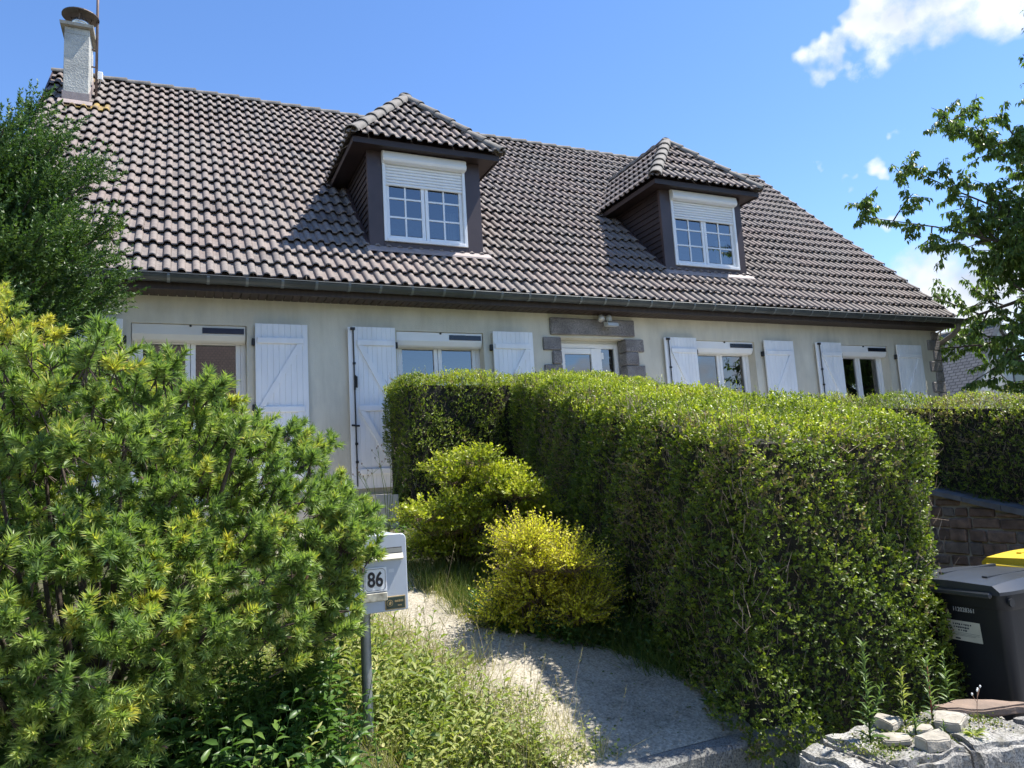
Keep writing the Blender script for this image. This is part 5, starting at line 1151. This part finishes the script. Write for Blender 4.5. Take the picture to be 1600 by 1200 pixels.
# ---------------------------------------------------------------- houses beyond
def slate_mat(name, c1, c2, sx, sz):
    m, t, b = mat_new(name); c = N(t, 'ShaderNodeTexCoord'); mp = N(t, 'ShaderNodeMapping'); t.links.new(c.outputs['UV'], mp.inputs[0]); br = N(t, 'ShaderNodeTexBrick'); t.links.new(mp.outputs[0], br.inputs[0])
    br.inputs['Color1'].default_value = (*c1, 1); br.inputs['Color2'].default_value = (*c2, 1); br.inputs['Mortar'].default_value = (*[q*.35 for q in c1], 1); br.inputs['Scale'].default_value = 1; br.inputs['Mortar Size'].default_value = .018
    br.inputs['Brick Width'].default_value = sx; br.inputs['Row Height'].default_value = sz; br.inputs['Mortar Smooth'].default_value = .1; t.links.new(br.outputs['Color'], b.inputs['Base Color']); b.inputs['Roughness'].default_value = .7
    bump(t, b, br.outputs['Fac'], -.6, .02); return m
def roof_slab(name, A, B, Cc, Dd, th, mat, parent):
    """slab A-B (eave) C-D (ridge) with metre UVs"""
    A, B, Cc, Dd = map(Vector, (A, B, Cc, Dd)); n = (B-A).cross(Dd-A).normalized()*th; vs = [A, B, Cc, Dd]; me = bpy.data.meshes.new(name)
    me.from_pydata([tuple(v) for v in vs]+[tuple(v-n) for v in vs], [], [(0, 1, 2, 3), (7, 6, 5, 4), (0, 4, 5, 1), (1, 5, 6, 2), (2, 6, 7, 3), (3, 7, 4, 0)]); uv = me.uv_layers.new(); u = (B-A).normalized(); v_ = (Dd-A); v_ = (v_-u*v_.dot(u)).normalized()
    for l in me.loops: p = me.vertices[l.vertex_index].co-A; uv.data[l.index].uv = (p.dot(u), p.dot(v_))
    me.materials.append(mat); return child_mesh(name, me, parent)
def make_neighbour():
    ap = ray_at(1556, 503, 28); yg = ap.y; xa, za = ap.x, ap.z; pt = radians(53); hw = 3.4; ze = za-hw*math.tan(pt); e = empty('neighbouring_house', (xa, yg+4, 1.4)); tag(e, 'neighbouring house with grey slate roof and pale gable, beyond the cherry tree', 'house')
    wall = m_plain('pale_render', (.50, .49, .45), .9, scale=1.5, col2=(.40, .39, .36), bmp=.3); sl = slate_mat('slate_roof', (.115, .108, .105), (.155, .148, .142), .26, .16); L = 9.5
    g = MB(); out = [(xa-hw+.15, 1.0), (xa+hw-.15, 1.0), (xa+hw-.15, ze+.1), (xa, za-.15), (xa-hw+.15, ze+.1)]; n = 5
    g.add([(x, yg, z) for x, z in out]+[(x, yg+L, z) for x, z in out], [tuple(range(n)), tuple(range(n, 2*n))[::-1]]+[(i, n+i, n+(i+1) % n, (i+1) % n) for i in range(n)]); g.build('wall', wall, e)
    for s in (-1, 1):
        A, B = (xa+s*(hw+.2), yg-.12, ze-.2*math.tan(pt)), (xa+s*(hw+.2), yg+L+.1, ze-.2*math.tan(pt)); Cc, Dd = (xa, yg+L+.1, za+.03), (xa, yg-.12, za+.03)
        r = roof_slab('roof', A if s > 0 else B, B if s > 0 else A, Cc if s > 0 else Dd, Dd if s > 0 else Cc, .12, sl, e)
        if s < 0:
            v = MB(); v.bar(Vector(A)+Vector((0, -.02, -.02)), Vector(Dd)+Vector((0, -.02, -.02)), .06, .16); v.build('verge', m_plain('grey_verge', (.12, .12, .12), .6), r)
            dv = (Vector(Dd)-Vector(A)).normalized(); nn = Vector((-sin(pt), 0, cos(pt))); c = Vector(A)+dv*2.35+Vector((0, 2.9, 0)); u = Vector((0, 1, 0)); k = MB()
            for p_, q_ in (((-.42, -.6), (.42, -.6)), ((.42, -.6), (.42, .6)), ((.42, .6), (-.42, .6)), ((-.42, .6), (-.42, -.6))): k.bar(c+u*p_[0]+dv*p_[1]+nn*.10, c+u*q_[0]+dv*q_[1]+nn*.10, .09, .10, nn)
            sk = k.build('skylight', MT['zinc'], r); MB().add([tuple(c+u*a+dv*b+nn*.11) for a, b in ((-.38, -.56), (-.38, .56), (.38, .56), (.38, -.56))], [(0, 1, 2, 3)]).build('pane', MT['glass'], sk)
            MB().add([tuple(c+u*a+dv*b+nn*.02) for a, b in ((-.4, -.58), (-.4, .58), (.4, .58), (.4, -.58))], [(0, 1, 2, 3)]).build('blind', m_plain('pale_blind', (.4, .42, .42), .8), sk)
    wx = xa+.55; w = MB(); w.box(wx, wx+.9, yg-.03, yg-.004, 3.2, 4.6); wi = w.build('window', m_plain('dark_frame', (.06, .05, .045), .5), e); MB().add([(wx+.06, yg-.034, 3.26), (wx+.84, yg-.034, 3.26), (wx+.84, yg-.034, 4.54), (wx+.06, yg-.034, 4.54)], [(0, 1, 2, 3)]).build('pane', m_plain('dark_pane', (.02, .022, .025), .1), wi)
make_neighbour()
def street_house(xa, xb, y1, depth, ze, zr, label, tilec, slope_tiles=True):
    e = empty('street_house', ((xa+xb)/2, y1-depth/2, 0)); tag(e, label, 'house', 'houses across the street'); tm = slate_mat('street_tiles', tilec, tuple(c*.75 for c in tilec), .15, .17)
    ym = y1-depth/2; g = MB(); out = [(y1, 0), (y1-depth, 0), (y1-depth, ze), (ym, zr-.15), (y1, ze)]; n = 5
    g.add([(xa, y, z) for y, z in out]+[(xb, y, z) for y, z in out], [tuple(range(n)), tuple(range(n, 2*n))[::-1]]+[(i, n+i, n+(i+1) % n, (i+1) % n) for i in range(n)]); g.build('wall', m_plain('cream_render', (.60, .57, .50), .9, scale=1.2, bmp=.3), e)
    sl = (zr-ze)/(depth/2); roof_slab('roof', (xb+.3, y1+.4, ze-.4*sl+.1), (xa-.3, y1+.4, ze-.4*sl+.1), (xa-.3, ym, zr), (xb+.3, ym, zr), .15, tm, e); roof_slab('roof', (xa-.3, y1-depth-.4, ze-.4*sl+.1), (xb+.3, y1-depth-.4, ze-.4*sl+.1), (xb+.3, ym, zr), (xa-.3, ym, zr), .15, tm, e)
    k = 4
    for i in range(k):
        x = xa+(i+.5)*(xb-xa)/k; w = MB(); w.box(x-.65, x+.65, y1+.004, y1+.05, 1.0, 2.3); wi = w.build('window', MT['pvc'], e); MB().add([(x+.56, y1+.054, 1.08), (x-.56, y1+.054, 1.08), (x-.56, y1+.054, 2.22), (x+.56, y1+.054, 2.22)], [(0, 1, 2, 3)]).build('pane', m_plain('street_pane', (.02, .022, .025), .1), wi)
street_house(-9, 3.6, -19, 10, 3.6, 9.3, 'brown tiled house across the street, mirrored in the leftmost window', (.17, .115, .095))
street_house(14.5, 27, -20, 9, 2.7, 6.35, 'grey roofed house across the street, mirrored in the entrance door', (.13, .13, .135))
# ================================================================ SMALL PLANTS
def stem_plants(Lv, TP, TQ, pts, hmin, hmax, nleaf, leaf, asp, tint, tsd, up=.35, lean=.25, tpl=LANCE, droop=0.0):
    """leafy stems growing from pts"""
    n = len(pts); P = np.array(pts); H = RNG.uniform(hmin, hmax, n); D = nrm(np.array([0, 0, 1.])+RNG.normal(0, lean, (n, 3))*np.array([1, 1, .2]))
    TP.append(P); TQ.append(P+D*H[:, None]); t0 = RNG.normal(tint, tsd, n)
    for k in range(nleaf):
        t = .12+.88*(k+.5)/nleaf; a = k*2.4+RNG.uniform(0, .8, n)+P[:, 0]*50; o = np.stack([np.cos(a), np.sin(a), np.zeros(n)], -1); ld = nrm(o+D*(up+.5*t*t)-np.array([0, 0, droop])+RNG.normal(0, .15, (n, 3)))
        L = leaf*RNG.uniform(.7, 1.15, n)*(1.15-.5*t); Lv.add(tpl, P+D*(H*t)[:, None], frames(ld, D+RNG.normal(0, .25, (n, 3))), np.stack([L*asp, L, L], -1), np.clip(t0+.1*t+RNG.normal(0, .07, n), 0, 1))
def region(n, x0, x1, y0, y1, f=None, zoff=0.0):
    x = RNG.uniform(x0, x1, n); y = RNG.uniform(y0, y1, n)
    if f is not None: k = f(x, y); x, y = x[k], y[k]
    return np.stack([x, y, gz(x, y)+zoff], -1)
def path_left(y): return np.interp(y, [p[1] for p in PL], [p[0] for p in PL])
def path_right(y): return np.interp(y, [p[1] for p in PR], [p[0] for p in PR])
RNG = np.random.default_rng(101)
_region = region
def region(n, x0, x1, y0, y1, f=None, zoff=0.0):
    P = _region(n, x0, x1, y0, y1, f, zoff); near = (np.abs(P[:, 0]-.70) < .15) & (P[:, 1] < -5.80) & (P[:, 1] > -6.8); return P[~near | (RNG.random(len(P)) < .10)]
# leafy undergrowth below the pine
Lv, TP, TQ = Leaves(), [], []
stem_plants(Lv, TP, TQ, region(620, -1.6, .72, -6.75, -5.8), .20, .56, 14, .085, .34, .38, .14, .25, .3, LANCE, .25)
stem_plants(Lv, TP, TQ, region(90, .1, .66, -6.3, -5.75), .30, .62, 15, .085, .30, .50, .14, .3, .22, LANCE, .2)
o = Lv.build('undergrowth', MT['lush'], None); o['kind'] = 'stuff'; o['label'] = 'dark green leafy undergrowth below the pine'; sticks(np.concatenate(TP), np.concatenate(TQ), .0025, MT['lush'], 'stems', o, RNG.uniform(.3, .6, sum(map(len, TP))))
# rank weeds round the letterbox and along the left of the path
Lv, TP, TQ = Leaves(), [], []
inbed = lambda x, y: x < path_left(y)-.12+.10*np.sin(y*9)
stem_plants(Lv, TP, TQ, region(330, .30, 1.6, -6.6, -4.6, inbed), .12, .36, 12, .070, .26, .50, .2, .45, .35)
stem_plants(Lv, TP, TQ, region(130, .75, 1.25, -6.1, -5.0, inbed), .25, .50, 12, .085, .28, .40, .12, .4, .3)
cl = region(15000, .2, 2.1, -6.6, -4.4, lambda x, y: x < path_left(y)+.22+.13*np.sin(y*11)+.08*np.sin(y*31))
n = len(cl); ld = nrm(RNG.normal(0, 1, (n, 3))*np.array([1, 1, .25])+np.array([0, 0, .25])); L = RNG.uniform(.012, .026, n)
cl[:, 2] += .04+np.abs(RNG.normal(0, .055, n)); Lv.add(LEAF4, cl, frames(ld, np.array([0, 0, 1.])+RNG.normal(0, .35, (n, 3))), np.stack([L*.8, L, L], -1), np.clip(RNG.normal(.45, .24, n), 0, 1))
o = Lv.build('weeds', MT['weed'], None); o['kind'] = 'stuff'; o['label'] = 'tangle of sunlit weeds round the letterbox post'; sticks(np.concatenate(TP), np.concatenate(TQ), .002, MT['weed'], 'stems', o, RNG.uniform(.2, .9, sum(map(len, TP))))
# grass: blades in the bed, along both path edges and at the foot of the hedge
Lv = Leaves()
def blades(P, hmin, hmax, wid, tint, sd, lean=.35):
    n = len(P); D = nrm(np.array([0, 0, 1.])+RNG.normal(0, lean, (n, 3))*np.array([1, 1, .1])); L = RNG.uniform(hmin, hmax, n)
    Lv.add(BLADE, P, frames(D, rdir(n)), np.stack([np.full(n, wid), L, L], -1), np.clip(RNG.normal(tint, sd, n), 0, 1))
blades(region(15000, -.2, 1.9, -6.6, -3.2, lambda x, y: x < path_left(y)+.14+.10*np.sin(y*13)), .06, .22, .004, .62, .22)
blades(region(4000, .6, 2.0, -6.5, -4.3, lambda x, y: np.abs(x-path_left(y)-.05) < .22), .10, .34, .003, .92, .12, .5)
blades(_region(5200, .9, 2.0, -5.2, -3.0, lambda x, y: (np.abs(x-path_left(y)-.12) < .26) | (np.abs(x-path_right(y)+.02) < .16)), .07, .26, .0034, .86, .16, .6)
blades(_region(900, .60, .95, -6.5, -5.7), .05, .14, .004, .75, .18)
rightbed = lambda x, y: (x > path_right(y)-.10-.06*np.sin(y*10)) & (x < path_right(y)+1.3)
blades(region(26000, 1.5, 3.5, -6.2, -3.0, rightbed), .08, .28, .0045, .32, .18, .5)
blades(region(2600, -4, 4, -3.2, -.1, lambda x, y: (x < path_left(y)) | (x > path_right(y))), .06, .28, .006, .5, .2)
x = RNG.uniform(1.9, 2.95, 700); blades(np.stack([x, RNG.uniform(-6.62, -6.38, 700), np.full(700, .01)], -1), .05, .2, .005, .35, .2)
o = Lv.build('grass', MT['grass'], None); o['kind'] = 'stuff'; o['label'] = 'long grass along the path edges'
# shade plants at the foot of the hedge and the golden shrub
Lv, TP, TQ = Leaves(), [], []
stem_plants(Lv, TP, TQ, region(520, 1.75, 3.0, -6.15, -4.0, lambda x, y: (x > path_right(y)-.06) & (x < path_right(y)+.5)), .06, .24, 9, .055, .34, .35, .12, .4, .4)
stem_plants(Lv, TP, TQ, np.stack([RNG.uniform(2.35, 3.0, 60), RNG.uniform(-6.62, -6.40, 60), np.zeros(60)], -1), .08, .24, 9, .065, .38, .35, .15, .4, .4)
stem_plants(Lv, TP, TQ, region(150, .2, 2.2, -3.6, -1.7, lambda x, y: (x > path_right(y)) | (x < path_left(y)-.1)), .12, .40, 9, .06, .36, .6, .15, .4, .4)
stem_plants(Lv, TP, TQ, _region(260, 1.85, 2.75, -5.05, -4.35, lambda x, y: x > path_right(y)-.22), .10, .30, 11, .055, .36, .30, .12, .35, .4)
o = Lv.build('ground_cover', MT['lush'], None); o['kind'] = 'stuff'; o['label'] = 'low leafy plants in the shade of the hedge'; sticks(np.concatenate(TP), np.concatenate(TQ), .002, MT['lush'], 'stems', o, RNG.uniform(.2, .6, sum(map(len, TP))))
# leaf litter on the path
Lv = Leaves(); P_ = _region(420, 1.2, 2.8, -6.2, -3.2, lambda x, y: (x > path_left(y)) & (x < path_right(y))); P_[:, 2] = [path_z(q[1])+.060 for q in P_]; n = len(P_); L = RNG.uniform(.008, .026, n)
Lv.add(LEAF4, P_, frames(RNG.normal(0, 1, (n, 3))*np.array([1, 1, .1]), np.array([0, 0, 1.])+RNG.normal(0, .25, (n, 3))), np.stack([L*.6, L, L], -1), RNG.uniform(0, .5, n)); o = Lv.build('fallen_leaves', MT['hedge'], None); o['kind'] = 'stuff'; o['label'] = 'dry leaf litter scattered on the path'
# dry grass stalks with seed heads
TP, TQ, Lv = [], [], Leaves()
pts = np.concatenate([region(190, .7, 1.9, -6.3, -3.8, lambda x, y: np.abs(x-path_left(y)) < .3), region(40, 1.7, 2.6, -5.6, -3.6, lambda x, y: x > path_right(y)-.05)])
n = len(pts); D = nrm(np.array([0, 0, 1.])+RNG.normal(0, .28, (n, 3))*np.array([1, 1, .1])); H = RNG.uniform(.18, .52, n); Q = pts+D*H[:, None]
k = 14; p_ = (Q[:, None]-D[:, None]*RNG.uniform(0, .07, (n, k))[..., None]).reshape(-1, 3); dd = nrm(np.repeat(D, k, 0)+RNG.normal(0, .35, (n*k, 3))); Lv.add(NEEDLE, p_, frames(dd, rdir(n*k)), np.stack([np.full(n*k, .003), RNG.uniform(.010, .020, n*k), np.ones(n*k)], -1), np.clip(RNG.normal(.95, .05, n*k), 0, 1))
o = Lv.build('dry_grass', MT['grass'], None); o['kind'] = 'stuff'; o['label'] = 'dry straw coloured grass stalks beside the path'; sticks(pts, Q, .0013, MT['twig'], 'stalks', o, RNG.uniform(.6, 1, n))
# single plants
def horseweed(x, y, z, h, lean, label, nl=46, leaf=.062, mat=None, side=0, red=False):
    e = empty('tall_weed', (x, y, z)); tag(e, label, 'plant', 'weeds growing on the granite wall'); Lv = Leaves(); st = MB(); b0 = Vector((x, y, z-.02))
    def shoot(b, d, h, nl, leaf):
        st.tube([b, b+d*h*.5, b+d*h], [.0042, .0032, .0015], 6); i = np.arange(nl); t = .04+.96*(i/nl)**.85; a = i*2.4+RNG.normal(0, .5, nl); D = np.array(d); o_ = np.stack([np.cos(a), np.sin(a), np.zeros(nl)], -1); ld = nrm(o_*(.95-.55*t)[:, None]+D*(.45+.75*t)[:, None]+RNG.normal(0, .2, (nl, 3)))
        L = leaf*RNG.uniform(.55, 1.2, nl)*(1.1-.45*t); Lv.add(LANCE, np.array(b)+D*(h*t)[:, None], frames(ld, np.broadcast_to(D, (nl, 3))), np.stack([L*.21, L, L], -1), np.clip(RNG.normal(.45, .12, nl)+.25*t, 0, 1))
    d = Vector((lean[0], lean[1], 1)).normalized(); shoot(b0, d, h, nl, leaf)
    if side: shoot(b0+d*h*.22, Vector((.55, -.1, .9)).normalized(), h*.42, nl//2, leaf*.7)
    st.build('stem', MT['redstem'] if red else MT['lush'], e, True); Lv.build('leaves', mat or MT['fresh'], e)
MT['fresh'] = m_leaf('fresh_leaf', [(0, (.08, .14, .05)), (.5, (.15, .23, .085)), (1, (.30, .38, .14))], .45, .4, .4)
horseweed(2.695, -6.89, .45, .42, (.05, 0), 'tallest leafy weed on the granite wall, with a side shoot', 60, .075, side=1)
horseweed(2.965, -6.85, .45, .26, (.06, 0), 'bushy bright green weed in the middle of the granite wall', 40, .065, MT['weed'])
horseweed(2.885, -6.965, .45, .15, (.02, 0), 'short weed between the pale slabs on the granite wall', 24, .05)
horseweed(3.12, -6.87, .45, .29, (.04, 0), 'red stemmed weed at the back of the granite wall', 40, .065, red=True)
horseweed(3.34, -6.80, .45, .28, (.0, 0), 'slender upright weed in front of the dark bin', 40, .06)
horseweed(2.915, -7.08, .45, .12, (.0, 0), 'tiny weed at the front edge of the granite wall', 18, .035)
def rosette(x, y, z, leaf, n, asp, label, mat, cat_='plant', up=.5, name='leafy_plant'):
    e = empty(name, (x, y, z)); tag(e, label, cat_); Lv = Leaves(); a = np.arange(n)*2.4+RNG.uniform(0, .5, n); o_ = np.stack([np.cos(a), np.sin(a), np.full(n, up)*RNG.uniform(.4, 1.6, n)], -1); L = leaf*RNG.uniform(.65, 1.15, n)
    Lv.add(LANCE, np.array([[x, y, z]])+o_*.01, frames(o_, np.array([0, 0, 1.])+RNG.normal(0, .2, (n, 3))), np.stack([L*asp, L, L], -1), np.clip(RNG.normal(.55, .15, n), 0, 1)); Lv.build('leaves', mat, e); return e
e = rosette(3.07, -7.095, .46, .05, 22, .3, 'small yellow green rosette on the front right of the granite wall', MT['weed'])
fs = MB(); fs.tube([(3.127, -7.085, .45), (3.13, -7.085, .56), (3.15, -7.085, .635)], .0014, 5); fs.tube([(3.14, -7.085, .60), (3.175, -7.08, .64)], .001, 5); fs.tube([(3.135, -7.085, .58), (3.11, -7.085, .62)], .001, 5); fe = empty('flower_stem', (3.127, -7.085, .45)); tag(fe, 'thin flower stem with tiny white buds on the granite wall', 'flower'); fs.build('stem', MT['pinkseed'], fe)
for q in ((3.15, -7.085, .637), (3.143, -7.087, .632), (3.176, -7.08, .642), (3.11, -7.085, .622)): b = MB(); b.tube([(q[0], q[1], q[2]-.006), q, (q[0], q[1], q[2]+.005)], [.002, .0045, .002], 7); b.build('bud', MT['bloom'], fe, True)
def white_flower(x, y, z, h, lean, label, nl=14, r=.022):
    e = rosette(x, y, z, .11, nl, .30, label, MT['lush'], 'flower', .8, 'white_flower'); top = Vector((x+lean[0], y+lean[1], z+h)); s = MB(); s.tube([(x, y, z), tuple(Vector((x, y, z)).lerp(top, .5)+Vector((0, 0, .01))), top], .0025, 6); s.build('stem', MT['lush'], e)
    n = 90; d = rdir(n); d[:, 2] = np.abs(d[:, 2]); p_ = np.array(top)+d*np.array([r, r, r*.7]); L = np.full(n, .008); Lv = Leaves(); Lv.add(LEAF4, p_, frames(np.cross(d, rdir(n)), d), np.stack([L, L, L], -1), np.full(n, .5)); Lv.build('flower_head', MT['bloom'], e)
white_flower(2.60, -6.02, .36, .13, (-.03, -.05), 'white flowering plant at the right edge of the path below the hedge', 20)
white_flower(2.63, -7.22, .25, .17, (.02, -.02), 'pale flower head in front of the granite wall', 10, .02)
rosette(2.32, -4.62, .62, .15, 9, .62, 'broad leaved dock plant at the foot of the golden shrub', MT['lush'], up=.7)
rosette(2.33, -6.50, .02, .15, 14, .40, 'leafy plant at the foot of the path kerb', MT['lush'], up=.9)
rosette(2.55, -7.24, .12, .16, 8, .42, 'bright green leaves poking up in front of the granite wall', MT['weed'], up=1.6)
e = empty('seed_stalks', (1.92, -1.9, gz1(1.92, -1.9))); tag(e, 'thin tall flowering stalks in front of the long white shutter', 'plant'); s = MB(); hd = MB(); zz = gz1(1.92, -1.9)
for i in range(9):
    a = random.uniform(0, 2*pi); q = Vector((1.92+.30*cos(a)*random.random(), -1.9+.2*sin(a), zz+random.uniform(.55, .92))); m_ = Vector((1.92, -1.9, zz)).lerp(q, .55)+Vector((random.gauss(0, .02), 0, .03)); s.tube([(1.92, -1.9, zz), m_, q], [.004, .003, .0016], 5, False)
    for k in range(3): r_ = q+Vector((random.gauss(0, .04), random.gauss(0, .03), random.uniform(-.02, .05))); s.tube([q.lerp(m_, .2), r_], .0012, 4, False); hd.tube([r_, r_+Vector((0, 0, .012)), r_+Vector((0, 0, .02))], [.003, .007, .002], 6)
s.build('stalks', MT['weed'], e); hd.build('seed_heads', MT['twig'], e)['kind'] = 'stuff'
# dry stick lying in the bed
s = MB(); s.tube([(.36, -5.92, gz1(.36, -5.92)+.05), (.44, -5.90, gz1(.44, -5.9)+.055), (.54, -5.88, gz1(.54, -5.88)+.045)], [.008, .007, .005], 7); tag(s.build('dry_stick', m_plain('dead_wood', (.42, .34, .25), .9), None, True), 'pale dry stick lying in the weeds left of the post', 'stick')
